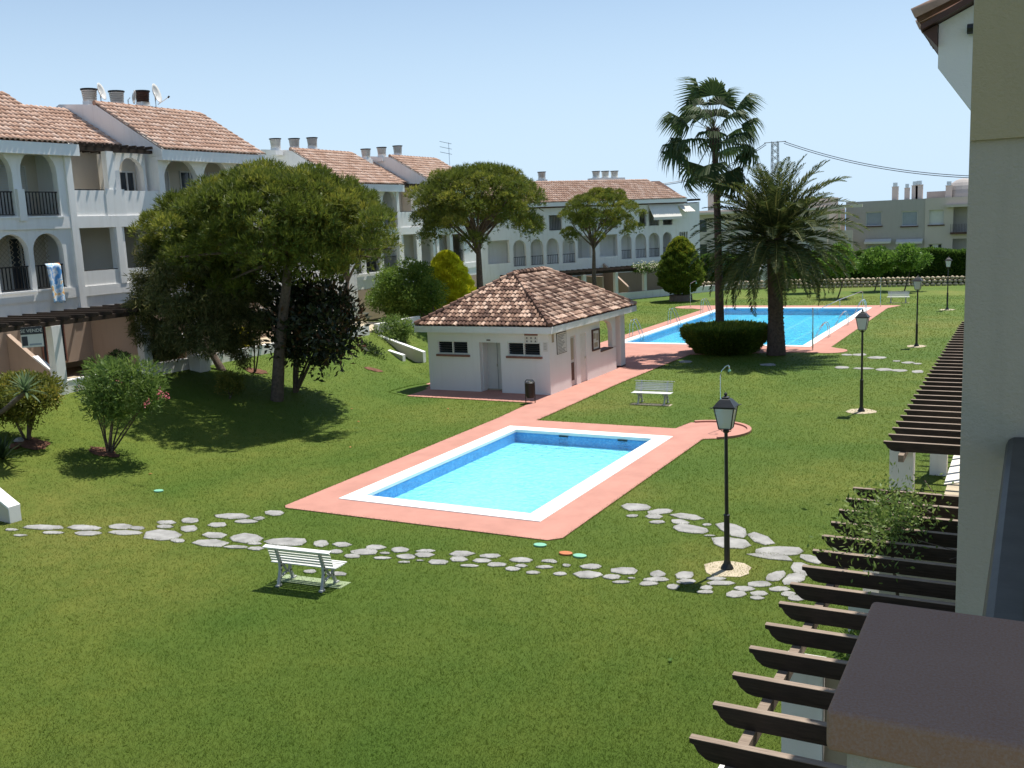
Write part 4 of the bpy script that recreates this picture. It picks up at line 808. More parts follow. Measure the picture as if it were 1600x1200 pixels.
gp(MB().box(x0, x2+9, 126.2, 134, .2, hz-.05), 'wall', greyb); gp(MB().box(x0, x0+.3, 125.301, 126.199, .2, hz-.02), 'wall', greyb); gp(MB().box(x0+.31, x2+9, 125.31, 126.19, hz-.3, hz-.06), 'roof', greyb)
for i, ((a, b_), (c_, d_), m_) in enumerate(wn):
    xa, xb = G(a, c_).x, G(b_, c_).x; za, zb = G((a+b_)/2, d_).z, G((a+b_)/2, c_).z
    f = gp(MB().box(xa, xb, 125.18, 125.2, za, zb), 'window', m_); gp(MB().box(xa-.12, xb+.12, 124.78, 124.895, za-.14, za), 'window_sill', brownf)
    f2 = panel(rect(xa, xb, za, zb), [rect(xa+.08, xb-.08, za+.08, zb-.08)], .06, lambda p, z, t: (p, 125.11+t, z)).build('frame', shutter, f)
    if m_ is greyglass: MB().box((xa+xb)/2-.3, (xa+xb)/2+.3, 125.1, 125.17, za, zb).build('curtain', shutter, f)
for (a, b_) in ((1352, 1393), (1401, 1442)):
    p, q = G(a, 376), G(b_, 376); gp(MB().prism([(124.85, p.z+.15), (124.1, p.z-.15), (124.1, p.z-.38), (124.85, p.z-.1)], 'x', p.x, q.x), 'folded_awning', shutter)
gp(MB().box(G(1479, 320).x, x2+6, 124.2, 124.89, G(1480, 324).z, G(1480, 320).z), 'canopy', beigeb); gp(MB().box(G(1485, 365).x, x2+5, 124.3, 124.88, G(1485, 366).z, G(1485, 363).z), 'balcony_floor', brownf)
mb = MB(); [mb.box(G(1486, 350).x+k*.16, G(1486, 350).x+k*.16+.03, 124.33, 124.36, G(1485, 363).z, G(1485, 350).z) for k in range(26)]; gp(mb, 'railing', dkmetal)
for (x, yt, w) in ((1393.5, 286, 8), (1412.5, 288, 6.5), (1425, 284, 8), (1432, 283, 9), (1479.5, 284, 8)):
    p = G(x, yt); hw = w/2*.085; c = gp(MB().box(p.x-hw, p.x+hw, 128, 128+2*hw, hz-.3, p.z-.4), 'chimney', beigeb); MB().box(p.x-hw*.7, p.x+hw*.7, 128.05, 128+1.8*hw, p.z-.399, p.z+.1).build('cowl', steel, c); MB().box(p.x-hw*1.15, p.x+hw*1.15, 127.95, 128.05+2*hw, p.z-.42, p.z-.36).build('cap', beigeb, c)
gp(MB().box(G(1440, 299).x, G(1500, 299).x, 131, 133, hz-.05, G(1460, 298).z), 'roof_room', greyb)
mb = MB(); c = G(1500, 312)
for i in range(8):
    for j in range(16): t = i/7*PI/2; mb.v.append((c.x+2.0*math.cos(t)*math.cos(j/8*PI), 130+2.0*math.cos(t)*math.sin(j/8*PI), hz-.1+2.3*math.sin(t)))
for i in range(7):
    for j in range(16): a = i*16+j; b_ = i*16+(j+1) % 16; mb.f.append((a, b_, b_+16, a+16))
gp(mb, 'dome', greyb)
bb = empty('apartment_building', (-30, 120, 1), 0, 'pale beige flat roofed building behind the two palms', 'building')
def bp_(mb, n, m_): o = mb.build(n, m_, bb); o.location = (30, -120, -1); return o
G2 = lambda x, y: atY(x, y, 120)
xa, xb = G2(1060, 330).x, G2(1293, 330).x
bp_(panel(rect(xa, xb, 0, 7.4), [rect(xa+2+k*2.6, xa+3.6+k*2.6, z, z+1.5) for k in range(6) for z in (1.8, 4.8)], .3, lambda a, z, t: (a, 120+t, z)), 'front_wall', beigeb)
bp_(MB().box(xa, xb, 120.31, 132, 0, 7.35), 'wall', beigeb)
for k in range(6):
    for z in (1.8, 4.8): f = bp_(MB().box(xa+2.0+k*2.6, xa+3.6+k*2.6, 120.15, 120.2, z, z+1.5), 'window', shutter if k % 3 else greyglass)
bp_(MB().box(xa-.5, xb+2.0, 119.1, 119.998, 6.9, 7.15), 'cornice', cream); bp_(MB().box(G2(1240, 320).x, xb, 123, 127, 7.35, 8.3), 'roof_room', beigeb)
for x in (1102, 1163): p = G2(x, 300); c = bp_(MB().box(p.x-.6, p.x+.6, 123, 124, 7.35, p.z-.1), 'chimney', beigeb); MB().box(p.x-.5, p.x-.1, 123.2, 123.8, p.z-.1, p.z+.35).build('cowl', steel, c)
# bridge beam with posts between the two buildings, the sea behind
bt = empty('roof_terrace_frame', (G2(1308, 330).x, 121, 0), 0, 'slim beam on posts between two buildings with sea behind', 'terrace frame')
w_ = G2(1345, 328).x-G2(1290, 328).x; MB().box(-w_/2-.5, w_/2+.7, -.2, .2, 7.0, 7.35).build('beam', cream, bt); MB().box(-.05, .2, -.1, .15, 1, 6.999).build('post', cream, bt); MB().box(-2.6, 1.6, 0, .1, 1, 4.4).build('parapet', beigeb, bt)
# pylon with cables
PY = 150.; pb = atY(1213, 400, PY); pt = atY(1211, 221, PY); pyl = empty('lattice_pylon', (pt.x, PY, 0), 0, 'tall grey steel lattice pylon rising behind the date palm', 'pylon'); H_ = pt.z; w = .42
mb = MB()
for sx in (-w, w):
    for sy in (-w, w): mb.tube([(sx*1.6, sy*1.6, -2), (sx, sy, H_)], .055, 4)
mb.build('legs', plain('galvanised_steel', (.25, .27, .29), .5, .15, 4, 0), pyl); mb = MB(); n = 16
for i in range(n):
    z0 = 2+(H_-2)*i/n; z1 = 2+(H_-2)*(i+1)/n
    for sy in (-w, w): mb.tube([(-w*1.15, sy, z0), (w*1.15, sy, z1)], .035, 4); mb.tube([(w*1.15, sy, z0), (-w*1.15, sy, z1)], .035, 4)
    for sx in (-w, w): mb.tube([(sx, -w*1.15, z0), (sx, w*1.15, z1)], .035, 4)
mb.build('bracing', MATS['galvanised_steel'], pyl); MB().tube([(-1.6, 0, H_-.1), (1.6, 0, H_-.1)], .06, 5).build('crossarm', MATS['galvanised_steel'], pyl)
def cable(p, q, sag, lab):
    mb = MB(); P = [p.lerp(q, t)-Vector((0, 0, sag*4*t*(1-t))) for t in np.linspace(0, 1, 24)]; mb.tube(P, .045, 4); tag(mb.build('power_cable', blackm), lab, 'cable', 'overhead cables')
a = Vector((pt.x, PY, H_-.1))
for dz, l in ((0, 'upper'), (-.28, 'lower')):
    cable(a+Vector((1.3, 0, dz)), atY(1560, 276+(3 if dz else 0), 135.), 1.2, '%s overhead cable running right from the pylon' % l); cable(a+Vector((-1.3, 0, dz)), atY(1010, 288+(2 if dz else 0), 140.), 1.5, '%s overhead cable running left behind the fan palm' % l)
# ------------------------------------------------------------------ our own building at the right
rb = empty('corner_wing', (0, 3, 5), 0, 'rough grey rendered balcony wall filling the right edge', 'building')
def rp(mb, n, m_, bev=0): o = mb.build(n, m_, rb, bev=bev); o.location = (0, -3, -5); return o
xl = -.175
zb_ = atY(1550, 218, 3.0).z
rp(panel([(xl, .0), (1.6, .0), (1.6, 13.5), (xl, 13.5)], [], .28, lambda a, z, t: (a, 3.0+t, z)), 'wall', greyw, .012)  # carried up out of view so its shadow covers cap and handrail
rp(MB().box(atY(1517, 200, 3).x, 1.6, 2.985, 2.999, zb_, 13.4), 'upper_render', beigew)
rp(MB().box(1.0, 1.3, 3.281, 60, 0, 7.2), 'facade', cream); rp(MB().box(-.15, 2, -.5, 2.98, 5.0, 5.18), 'balcony_floor', sandm)
rp(MB().box(-.185, .02, 1.17, 1.52, 0, 6.143), 'pillar', greyw, .004); rp(MB().box(-.08, .0, 1.521, 2.98, 4.9, 5.6), 'parapet', white2)
o = rp(MB().box(-.2075, .012, 1.155, 1.535, 6.145, 6.2), 'pillar_cap', capm); md = o.modifiers.new('b', 'BEVEL'); md.width = .008; md.segments = 3
rl_ = empty('balcony_handrail', (0, 2.2, 6), 0, 'broad dark blue grey balcony handrail beside the terracotta cap', 'handrail')
pr = [(-.058+.0, .09), (-.058, .135), (-.052, .15), (-.04, .158), (.0, .16), (.02, .155), (.028, .14), (.028, .09)]
o = MB().prism(pr, 'y', -.664, .79).build('rail', railm, rl_, smooth=False); mb = MB()
for k in range(4): mb.box(-.025, -.005, -.5+k*.35, -.48+k*.35, -.5, .089)
mb.build('bars', railm, rl_)
ev = empty('neighbour_eave', (0, 8, 0), 0, 'white jutting eave box with clay tiles top right beyond the wall', 'eave')
MB().prism([(-.69, 7.78), (-.69, 8.085), (2.0, 9.3), (2.0, 6.0), (.2, 6.55)], 'y', 0, 7).build('wall', white, ev)
MB().prism([(-.80, 8.04), (-.80, 8.08), (1.8, 9.32), (1.8, 9.25)], 'y', -.12, 7.1).build('roof', brownf, ev)
MB().prism([(-.79, 8.035), (-.695, 7.93), (-.695, 8.075)], 'y', -.06, 7.02).build('soffit', brownf, ev)
roof_tiles('roof_tiles', (-.82, -.1, 8.10), (0, 1, 0), tuple(Vector((2.6, 0, 1.24)).normalized()), 7.2, 2.9, mat=tile1, parent=ev)
MB().tube([(-.5, -.05, 8.02), (.5, -.05, 8.02)], .035, 8).build('eave_gutter', blackm, ev)  # black gutter piece at the eave corner, not a lamp
# pergolas under our balcony
def rpergola(y0, n, lab, zt=2.7):
    r = empty('pergola', (-1.9, y0, zt), 0, lab, 'pergola', 'pergolas along the right house')
    me = MB().prism([(-.40, 0), (-.40, -.035), (-.365, -.045), (-.335, -.10), (-.27, -.15), (-.2, -.165), (2.89, -.165), (2.89, 0)], 'y', -.035, .035).mesh('slat', wood)
    tp = MB().box(-.402, 2.88, -.037, .037, .0005, .006).mesh('slat_top', wood2)
    for i in range(n): s = link('slat', me, r, (random.uniform(-.01, .01), i*.603, 0), (0, 0, random.uniform(-.004, .004))); link('weathered_top', tp, s)
    MB().box(-.12, -.03, -.3, n*.603-.3, -.29, -.167).build('beam', wood2, r)
    return r
R1 = rpergola(5.23, 17, 'nearer dark pergola slats below the balcony with vine growing')
R2 = rpergola(18.15, 34, 'farther dark pergola slats converging along the right wall')
ys_ = [5.6, 11.5, 14.6]
for y in (7.05, 14.7): MB().box(-.22, .12, y-5.23, y-5.23+.35, -2.7, -.292).build('column', white, R1)
for y in (18.5, 26.5, 34.5): MB().prism([(-.34, -2.7), (.06, -2.7), (.06, -.2), (0, -.15), (-.28, -.15), (-.34, -.2)], 'y', y-18.15, y-18.15+.35).build('column', white, R2)
dv = empty('terrace_divider', (0, 9.3, 0), 0, 'white terrace dividing wall under the nearer pergola', 'wall'); MB().box(-2.10, -1.72, 0, .3, 0, 2.38).build('wall', white, dv); MB().box(-1.69, 1.0, .05, .2, 0, 2.36).build('canvas_screen', canvas2, dv); MB().box(-1.718, -1.695, -.03, .04, 0, 2.39).build('edge', white2, dv)
dv = empty('terrace_divider', (0, 13.6, 0), 0, 'cream dividing wall beyond the planters under the nearer pergola', 'wall'); MB().box(-1.75, 1.0, 0, .2, 0, 2.15).build('wall', cream, dv); MB().box(-2.15, -1.7, 0, .4, 0, 1.4).build('pier', white, dv)
struct(MB().box(-1.75, 1.0, 3.3, 60, .0, .03).build('terrace_floor', sandm))
aw = empty('awning', (-1.0, 18.9, 0), 0, 'white canvas awning behind the white pergola pillar at right', 'awning')
me_ = MB()
for k in range(5): MB().prism([(-.35, 1.80), (2.0, 2.35), (2.0, 2.33), (-.35, 1.78)], 'y', k*.5, k*.5+.49).build('canopy', canvas, aw)
pw_ = empty('plant_pot', (-1.25, 17.9, .03), 0, 'terracotta pot with a leafy plant below the white awning', 'plant pot'); MB().tube([(0, 0, 0), (0, 0, .45), (0, 0, .5)], [.13, .2, .22], 14).build('pot', orange, pw_)
# ------------------------------------------------------------------ planting helpers
def limb(mb, a, b_, r0, r1, bend=.15, n=5):
    a = Vector(a); b_ = Vector(b_); off = Vector((random.uniform(-1, 1), random.uniform(-1, 1), random.uniform(-.3, .8)))*bend*(b_-a).length
    pts = []; rr = []
    for i in range(n+1): t = i/n; pts.append(a.lerp(b_, t)+off*t*(1-t)*2); rr.append(r0+(r1-r0)*t)
    mb.tube(pts, rr, 7, cap=False)
def px_m(Y_pt): d = Vector(Y_pt)-Vector((0, 0, CAMH)); return FPX/(-(CR.T@np.array(d))[2])
def crown_frame(cx, cy, rw, rh, at):
    """place of a crown centre seen over a base point, with radii in metres"""
    c = atY(cx, cy, at.y); s = px_m(c); return c, rw/s, rh/s
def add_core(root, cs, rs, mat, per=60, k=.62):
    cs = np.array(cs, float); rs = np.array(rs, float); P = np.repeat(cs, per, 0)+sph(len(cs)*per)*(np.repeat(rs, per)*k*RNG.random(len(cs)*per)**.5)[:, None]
    sz = np.repeat(rs, per)*.34; leaves('inner_foliage', P-0, sph(len(P)), sz, sz*.5, mat, RNG.random(len(P))*.5, root)  # inner leaves keep to darker tones: the crown's shade put into colour
def pine(basepx, trunk_px, crown, lab, ntuft, nclump, lower=None, mat=pineleaf, zfix=None, gnd=None):
    b_ = gnd or gh(*basepx); b_ = Vector((b_.x, b_.y, tz(b_.x, b_.y)-.05)); root = empty('pine_tree', b_, 0, lab, 'pine tree', 'umbrella pines')
    cc, rw, rh = crown_frame(*crown, b_); cc = cc-b_; tp = [atY(x, y, b_.y)-b_ for x, y in trunk_px]
    mb = MB(); s = rw/4.5; rr = [.26*s*(1-.55*i/len(tp)) for i in range(len(tp)+1)]; mb.tube([Vector((0, 0, -.1))]+tp, rr, 10, cap=False); fork = tp[-1]
    cs = []; rs = []
    for i in range(nclump):
        a = i*2.39996; f = math.sqrt((i+.5)/nclump); 
        x = rw*.88*f*math.cos(a); y = rw*.88*f*math.sin(a); h = math.sqrt(max(0, 1-f*f*.92))
        z = rh*(-.34+1.16*h)*random.uniform(.80, 1.10); r = rw*random.uniform(.085, .175); x *= random.uniform(.88, 1.1); y *= random.uniform(.88, 1.1); cs.append((cc.x+x, cc.y+y, cc.z+z-r*.5)); rs.append(r)
        if f > .55: 
            cs.append((cc.x+x*.93, cc.y+y*.93, cc.z+z-r-rh*random.uniform(.2, .6))); rs.append(r*1.1)
    for (lx, ly, lr) in (lower or []):
        p = atY(lx, ly, b_.y)-b_; q = lr/px_m(p+b_); 
        for k in range(7): cs.append((p.x+random.uniform(-.8, .8)*q, p.y+random.uniform(-.9, .3)*q, p.z+random.uniform(-.5, .5)*q)); rs.append(q*random.uniform(.32, .5))
    for i, (c, r) in enumerate(zip(cs, rs)):
        if i % 4 == 0: 
            st = tp[-2].lerp(fork, random.random()) if len(tp) > 1 else fork
            limb(mb, st, Vector(c), .085*s, .025*s, .12)
    mb.build('trunk', bark, root, smooth=True)
    n = ntuft; P, D, idx = clumps(cs, rs, n, .72, .4, .75); tone = RNG.random(len(cs))*.6-.05
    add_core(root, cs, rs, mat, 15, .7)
    D2 = unit(D*.8+np.array([0, 0, .55])+RNG.normal(0, .25, (n, 3))); K = 7
    Dn = unit(np.repeat(D2, K, 0)+RNG.normal(0, .42, (n*K, 3))); Pn = np.repeat(P, K, 0)+RNG.normal(0, .02, (n*K, 3))
    col = np.repeat(np.clip(tone[idx]+RNG.random(n)*.5, 0, 1), K)
    leaves('crown', Pn, Dn, RNG.uniform(.16, .30, n*K)*max(s, .8), .032*max(s, .9), mat, col, root); return root
PB = gh(432, 625)
pine((432, 625), [(436, 560), (445, 470), (452, 400), (455, 360)], (426, 345, 190, 98), 'largest near umbrella pine at left with thick grey trunk', 21000, 88, lower=[(465, 395, 55), (585, 385, 40), (430, 420, 50), (350, 410, 60), (500, 385, 50), (262, 350, 50), (255, 395, 42), (300, 425, 55), (545, 405, 42), (600, 350, 30), (380, 445, 45), (520, 420, 30)])
pine((752, 512), [(750, 450), (748, 400), (745, 360)], (743, 318, 118, 68), 'second umbrella pine with dense round crown behind the pool house roof', 12500, 66)
pine((930, 478), [(928, 430), (928, 395), (926, 370)], (938, 338, 70, 48), 'third and smallest umbrella pine with open lower branches', 8500, 46)
def leafy(name, root, cs, rs, n, size, wid, mat, squash=.9, outward=.6, updir=.3, shell=.5, part='foliage', up=.3, droop=0):
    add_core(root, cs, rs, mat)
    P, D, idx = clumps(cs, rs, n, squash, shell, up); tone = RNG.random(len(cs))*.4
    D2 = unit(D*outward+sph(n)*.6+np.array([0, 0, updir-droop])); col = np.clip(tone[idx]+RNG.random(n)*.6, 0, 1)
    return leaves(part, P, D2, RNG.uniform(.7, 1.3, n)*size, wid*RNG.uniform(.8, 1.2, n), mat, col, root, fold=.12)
def blob(c, rx, ry, rz, k, r):
    """lumps filling an ellipsoid"""
    out_ = []; rs = []
    for i in range(k):
        d = Vector(sph(1)[0]); q = random.uniform(.35, 1)**.5; out_.append((c[0]+d.x*rx*q*(1-r), c[1]+d.y*ry*q*(1-r), c[2]+d.z*rz*q*(1-r))); rs.append(r*min(rx, ry, rz)*random.uniform(1.0, 1.5))
    return out_, rs
def shrub(nm, basept, crown, lab, cat, mat, n, size, wid, k=22, r=.34, depth=1.0, stems=4, stemr=.03, stemmat=bark, grp=None, squash=.9, updir=.3, **kw):
    b_ = Vector((basept[0], basept[1], tz(basept[0], basept[1])-.02)); root = empty(nm, b_, 0, lab, cat, grp)
    cc, rw, rh = crown_frame(*crown, b_); cc = cc-b_; cs, rs = blob(cc, rw*1.14, rw*1.1*depth, rh*1.12, k, r)
    if stems:
        mb = MB()
        for i in range(stems):
            c = Vector(cs[i*3 % len(cs)]); limb(mb, (random.uniform(-.08, .08), random.uniform(-.08, .08), -.05), c, stemr, stemr*.4, .1)
        mb.build('stem' if stems > 1 else 'trunk', stemmat, root, smooth=True)
    leafy('f', root, cs, rs, n, size, wid, mat, squash, updir=updir, **kw); return root
# tamarisk with leaning trunk
b_ = Vector((-29.3, 29.7, tz(-29.3, 29.7))); root = empty('tamarisk_tree', b_, 0, 'feathery grey green tree on a dark leaning trunk by garden wall', 'tree')
L0 = lambda x, y: atY(x, y, b_.y)-b_
Lf = lambda x, y: atY(x, y, (27.0 if y > 440 else 28.2) if x < 345 else 29.2)-b_
o0 = L0(350, 590); mb = MB(); mb.tube([o0*0+Vector((o0.x, 0, -.1)), L0(330, 550), L0(300, 515), L0(290, 480)], [.17, .14, .12, .09], 9, cap=False)
cs = []; rs = []
for (x, y, r) in ((300, 450, 60), (250, 420, 45), (345, 440, 60), (380, 460, 50), (300, 500, 48), (250, 480, 42), (370, 510, 40), (270, 540, 28), (330, 400, 50), (400, 430, 40), (232, 420, 34), (235, 520, 30), (250, 545, 24), (320, 535, 34), (372, 545, 32), (350, 500, 48), (400, 480, 34), (222, 470, 30)):
    c = Lf(x, y); q = r/px_m(c+b_)
    for k in range(8): d = Vector(sph(1)[0]); cs.append(tuple(c+d*q*.75)); rs.append(q*.42)
    limb(mb, L0(300, 515), c, .06, .02, .2)
mb.build('trunk', bark, root, smooth=True)
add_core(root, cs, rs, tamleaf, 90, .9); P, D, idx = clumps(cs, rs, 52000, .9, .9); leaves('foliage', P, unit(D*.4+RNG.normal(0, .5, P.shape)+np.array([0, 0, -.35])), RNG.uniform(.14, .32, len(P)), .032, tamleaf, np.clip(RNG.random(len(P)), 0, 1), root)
# rubber tree, dark with reddish shoots
rt = gh(459, 612)
shrub('rubber_tree', rt, (492, 505, 92, 82), 'dark broad leaved tree with reddish shoots behind the pine trunk', 'tree', rubleaf, 4200, .26, .11, 34, .3, .9, 5, .07)
b2 = gh(398, 582); shrub('slender_shrub', b2, (408, 510, 26, 34), 'slim two stemmed dark shrub left of the thick pine trunk', 'shrub', rubleaf, 600, .2, .08, 8, .45, 1, 2, .035)
shrub('dark_shrub', (-29.3, 39.2), (570, 565, 45, 32), 'low dark shaded shrub beside the stair walls', 'shrub', darkleaf, 2600, .12, .05, 12, .4, 1, 4, .03)
shrub('green_shrub', (-29.0, 42.6), (612, 520, 34, 32), 'leafy green shrub on thin stems left of the pool house roof', 'shrub', olealeaf, 2600, .16, .05, 14, .38, 1, 5, .025)
shrub('weeping_tree', (-30.5, 47.5), (630, 458, 66, 50), 'large rounded green weeping bush tree left of golden conifer', 'tree', leafmat('weeping_leaves', (.06, .115, .016), (.13, .20, .028), (.27, .34, .06)), 24000, .18, .06, 60, .26, .9, 3, .08, updir=-.1)
def egg(root, b_, cx, cyb, hw, hpx, n, mat, L0_=.10, L1_=.22, w=.06):
    s = px_m(b_+Vector((0, 0, 2))); zz = RNG.random(n); prof = np.interp(zz, [0, .12, .3, .55, .8, .95, 1], [.55, .88, 1, .86, .55, .28, .05]); a = RNG.random(n)*2*PI
    rad = hw/s*prof*(1-.14*RNG.random(n)**2)*(1+.07*np.sin(a*7+zz*23)+.07*np.sin(a*4-zz*37)+.04*np.sin(a*13+zz*60)); c0 = atY(cx, cyb, b_.y)-b_
    P = np.stack([c0.x+rad*np.cos(a), rad*np.sin(a), c0.z+zz*hpx/s], 1); D = np.stack([np.cos(a), np.sin(a), np.full(n, .9)], 1)+RNG.normal(0, .35, (n, 3))
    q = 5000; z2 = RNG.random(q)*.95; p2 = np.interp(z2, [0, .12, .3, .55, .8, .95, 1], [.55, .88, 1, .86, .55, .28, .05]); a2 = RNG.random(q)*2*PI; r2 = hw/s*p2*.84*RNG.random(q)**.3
    leaves('inner_foliage', np.stack([c0.x+r2*np.cos(a2), r2*np.sin(a2), c0.z+z2*hpx/s], 1), sph(q), .3, .22, mat, RNG.random(q)*.4, root)  # darker leaves inside the egg: interior shade put into their colour
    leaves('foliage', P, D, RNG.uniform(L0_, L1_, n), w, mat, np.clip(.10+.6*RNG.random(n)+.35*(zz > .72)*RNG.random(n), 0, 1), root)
yb = Vector((-31.5, 52.5, 0)); gc = empty('golden_conifer', yb, 0, 'golden yellow conifer behind the pool house roof', 'conifer'); MB().tube([(0, 0, -.1), (0, 0, 3.2)], [.14, .06], 8).build('trunk', bark, gc)
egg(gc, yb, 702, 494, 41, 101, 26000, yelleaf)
shrub('oleander_bush', gh(170, 708), (182, 608, 84, 52), 'oleander bush with many bare stems and a few pink flowers', 'oleander', olealeaf, 5200, .19, .035, 26, .34, .9, 9, .03)
r = bpy.data.objects['oleander_bush']; P = np.array([tuple(atY(x, y, r.location.y-.5)-r.location) for x, y in ((250, 612), (258, 616), (262, 620), (228, 632), (232, 628), (122, 609), (185, 598), (250, 618))]); P = np.repeat(P, 14, 0)+RNG.normal(0, .045, (112, 3)); leaves('flowers', P, sph(112), .05, .035, pinkm, RNG.random(112), r)
shrub('round_shrub', gh(45, 688), (36, 622, 66, 44), 'broad olive green bush at the left edge on short trunks', 'shrub', olive, 9000, .12, .05, 34, .3, .9, 5, .05)
shrub('small_round_shrub', gh(358, 622), (357, 600, 27, 22), 'small clipped round bush in shade under the pine', 'shrub', olive, 2400, .08, .035, 16, .35, 1, 3, .02)
shrub('croton_bush', (-31.3, 34.5), (370, 530, 27, 16), 'bright yellow leaved bush above the garden wall', 'shrub', yelleaf, 1200, .16, .06, 12, .38, 1, 3, .02)
shrub('planter_shrub', (-31.2, 28.2), (244, 548, 24, 26), 'dark leafy shrub behind wall between the white columns', 'shrub', darkleaf, 1500, .14, .06, 12, .38, 1, 4, .02)
shrub('low_hedge_bush', (-31.2, 25.2), (184, 562, 30, 12), 'low dark green bush peeping above the oleander', 'shrub', darkleaf, 1500, .1, .04, 12, .4, 1, 3, .02)
def rosette(root, c, n, L_, w, mat, part='leaf', lo=-.35):
    me = None
    for i in range(n):
        az = i*2.39996; el = lo+(1.45-lo)*(i/n)**.9; d = Vector((math.cos(az)*math.cos(el), math.sin(az)*math.cos(el), math.sin(el)))
        if me is None:
            mb = MB(); mb.add([(0, -w*.35, 0), (0, w*.35, 0), (L_*.45, w*.5, .02), (L_*.45, -w*.5, .02), (L_*.8, 0, -.02), (L_, 0, -.08), (L_*.8, w*.3, -.03), (L_*.8, -w*.3, -.03)], [(0, 1, 2, 3), (3, 2, 6, 7), (7, 6, 5)]); me = mb.mesh(part, mat)
        o = link(part, me, root, c); o.rotation_euler = (0, -el, az); o.rotation_mode = 'XYZ'
b_ = gh(8, 668); b_ = Vector((-28.9, 20.6, tz(-28.9, 20.6))); yu = empty('yucca', b_, 0, 'pale spiky yucca head on bent trunk before the left bush', 'yucca')
b_.y = 18.7; b_.x = -27.8; b_.z = tz(b_.x, b_.y); yu.location = b_; c = atY(40, 612, b_.y-.9)-b_; mb = MB(); mb.tube([(-.7, 0, .2), (-.35, -.3, .5), Vector(c)*.5+Vector((-.1, -.2, .2)), c], [.12, .1, .08, .07], 8); mb.build('trunk', bark, yu, smooth=True); rosette(yu, c, 46, .66, .07, yucleaf)
b_ = gh(5, 720); ag = empty('agave', b_, 0, 'dark green strappy plant at the left picture edge', 'agave'); rosette(ag, (0, 0, .05), 34, .75, .08, darkleaf, lo=.2)
b_ = Vector((-31.6, 40.5, 1.5)); dr = empty('dracaena_tree', b_, 0, 'forked dracaena with spiky heads behind the dark tree', 'tree'); mb = MB()
for (x, y) in ((522, 392), (548, 385), (565, 400), (538, 405)):
    c = atY(x, y, b_.y)-b_; limb(mb, atY(543, 440, b_.y)-b_, c, .08, .05, .05); rosette(dr, c, 34, .75, .06, darkleaf)
mb.tube([(0, 0, -.2), atY(543, 440, b_.y)-b_], [.14, .1], 8); mb.build('trunk', bark, dr, smooth=True)
for i, (x, y, r) in enumerate(((160, 706, .5), (176, 712, .25), (52, 694, .6), (400, 580, .55), (585, 578, .5))):
    p = gh(x, y); mb = MB(); n = 18
    for k in range(n): t = 2*PI*k/n; q = r*random.uniform(.75, 1.1); X_, Y_ = p.x+math.cos(t)*q, p.y+math.sin(t)*q*.7; mb.v.append((X_, Y_, tz(X_, Y_)+.025))
    mb.v.append((p.x, p.y, tz(p.x, p.y)+.06)); mb.f += [(k, (k+1) % n, n) for k in range(n)]; struct(mb.build('soil_patch', soil, smooth=True))
for i, (x, y, r) in enumerate(((22, 700, 9), (8, 702, 8), (30, 690, 8))):
    p = gh(x, y); q = r/px_m(p); bm = bmesh.new(); bmesh.ops.create_icosphere(bm, subdivisions=2, radius=q)
    for v in bm.verts: v.co *= random.uniform(.85, 1.12); v.co.z *= .6
    me = bpy.data.meshes.new('boulder'); bm.to_mesh(me); bm.free(); me.materials.append(stonem if i else soil); o = link('boulder', me, None, (p.x, p.y, tz(p.x, p.y)+q*.25)); tag(o, ['largest reddish boulder under the left olive bush', 'leftmost grey boulder under the olive bush', 'small grey boulder touching the bush trunks'][i], 'boulder', 'boulders under the left bush')
# cone tree on its stone ring
b_ = gh(1062, 470); b_.z = .0; ct = shrub('clipped_conifer', b_, (1064, 413, 32, 42), 'clipped egg shaped conifer in round stone planter by large pool', 'conifer', olive, 100, .2, .06, 4, .4, 1, 1, .1)
for ch in list(ct.children):
    if ch.name.startswith('foliage'): bpy.data.objects.remove(ch)
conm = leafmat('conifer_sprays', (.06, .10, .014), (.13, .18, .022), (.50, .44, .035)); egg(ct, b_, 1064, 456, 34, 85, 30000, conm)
mb = MB(); mb.tube([(0, 0, 0), (0, 0, .5)], [.95, .92], 24); mb.tube([(0, 0, .5), (0, 0, .501)], [.92, .1], 24); rg = mb.build('planter', rubble if False else plain('brown_planter_stone', (.17, .13, .11), .9, .3, 2, .5), None, (b_.x+.1, b_.y, 0)); tag(rg, 'round brown stone planter holding the egg shaped conifer', 'planter')
# bowl shaped bush under the fan palm
b_ = Vector((-13.6, 48.0, 0)); bs_ = empty('bowl_hedge', b_, 0, 'wide bowl shaped green bush round the fan palm foot', 'hedge bush'); n = 46000
cc, rw, rh = crown_frame(1131, 532, 63, 26, b_); a = RNG.random(n)*2*PI; t = RNG.random(n); top = RNG.random(n) < .45
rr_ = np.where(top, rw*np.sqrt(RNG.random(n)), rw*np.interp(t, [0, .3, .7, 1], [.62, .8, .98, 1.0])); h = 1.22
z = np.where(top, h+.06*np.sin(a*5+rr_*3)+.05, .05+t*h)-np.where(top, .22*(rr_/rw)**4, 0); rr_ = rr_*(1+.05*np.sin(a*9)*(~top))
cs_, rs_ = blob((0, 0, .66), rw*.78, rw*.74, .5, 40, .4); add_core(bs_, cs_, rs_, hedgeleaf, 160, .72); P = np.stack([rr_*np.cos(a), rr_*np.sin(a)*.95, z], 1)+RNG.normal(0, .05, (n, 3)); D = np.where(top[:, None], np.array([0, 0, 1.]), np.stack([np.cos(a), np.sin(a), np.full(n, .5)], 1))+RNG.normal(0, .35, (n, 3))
leaves('foliage', P-np.array([0, 0, .0]), D, RNG.uniform(.10, .24, n), .05, leafmat('bowl_bush_leaves', (.06, .105, .014), (.13, .19, .025), (.34, .36, .05)), np.clip(RNG.random(n)*.7+.3*top, 0, 1), bs_); mb = MB()  # top leaves biased to lighter tones: sunlit top put into the colour
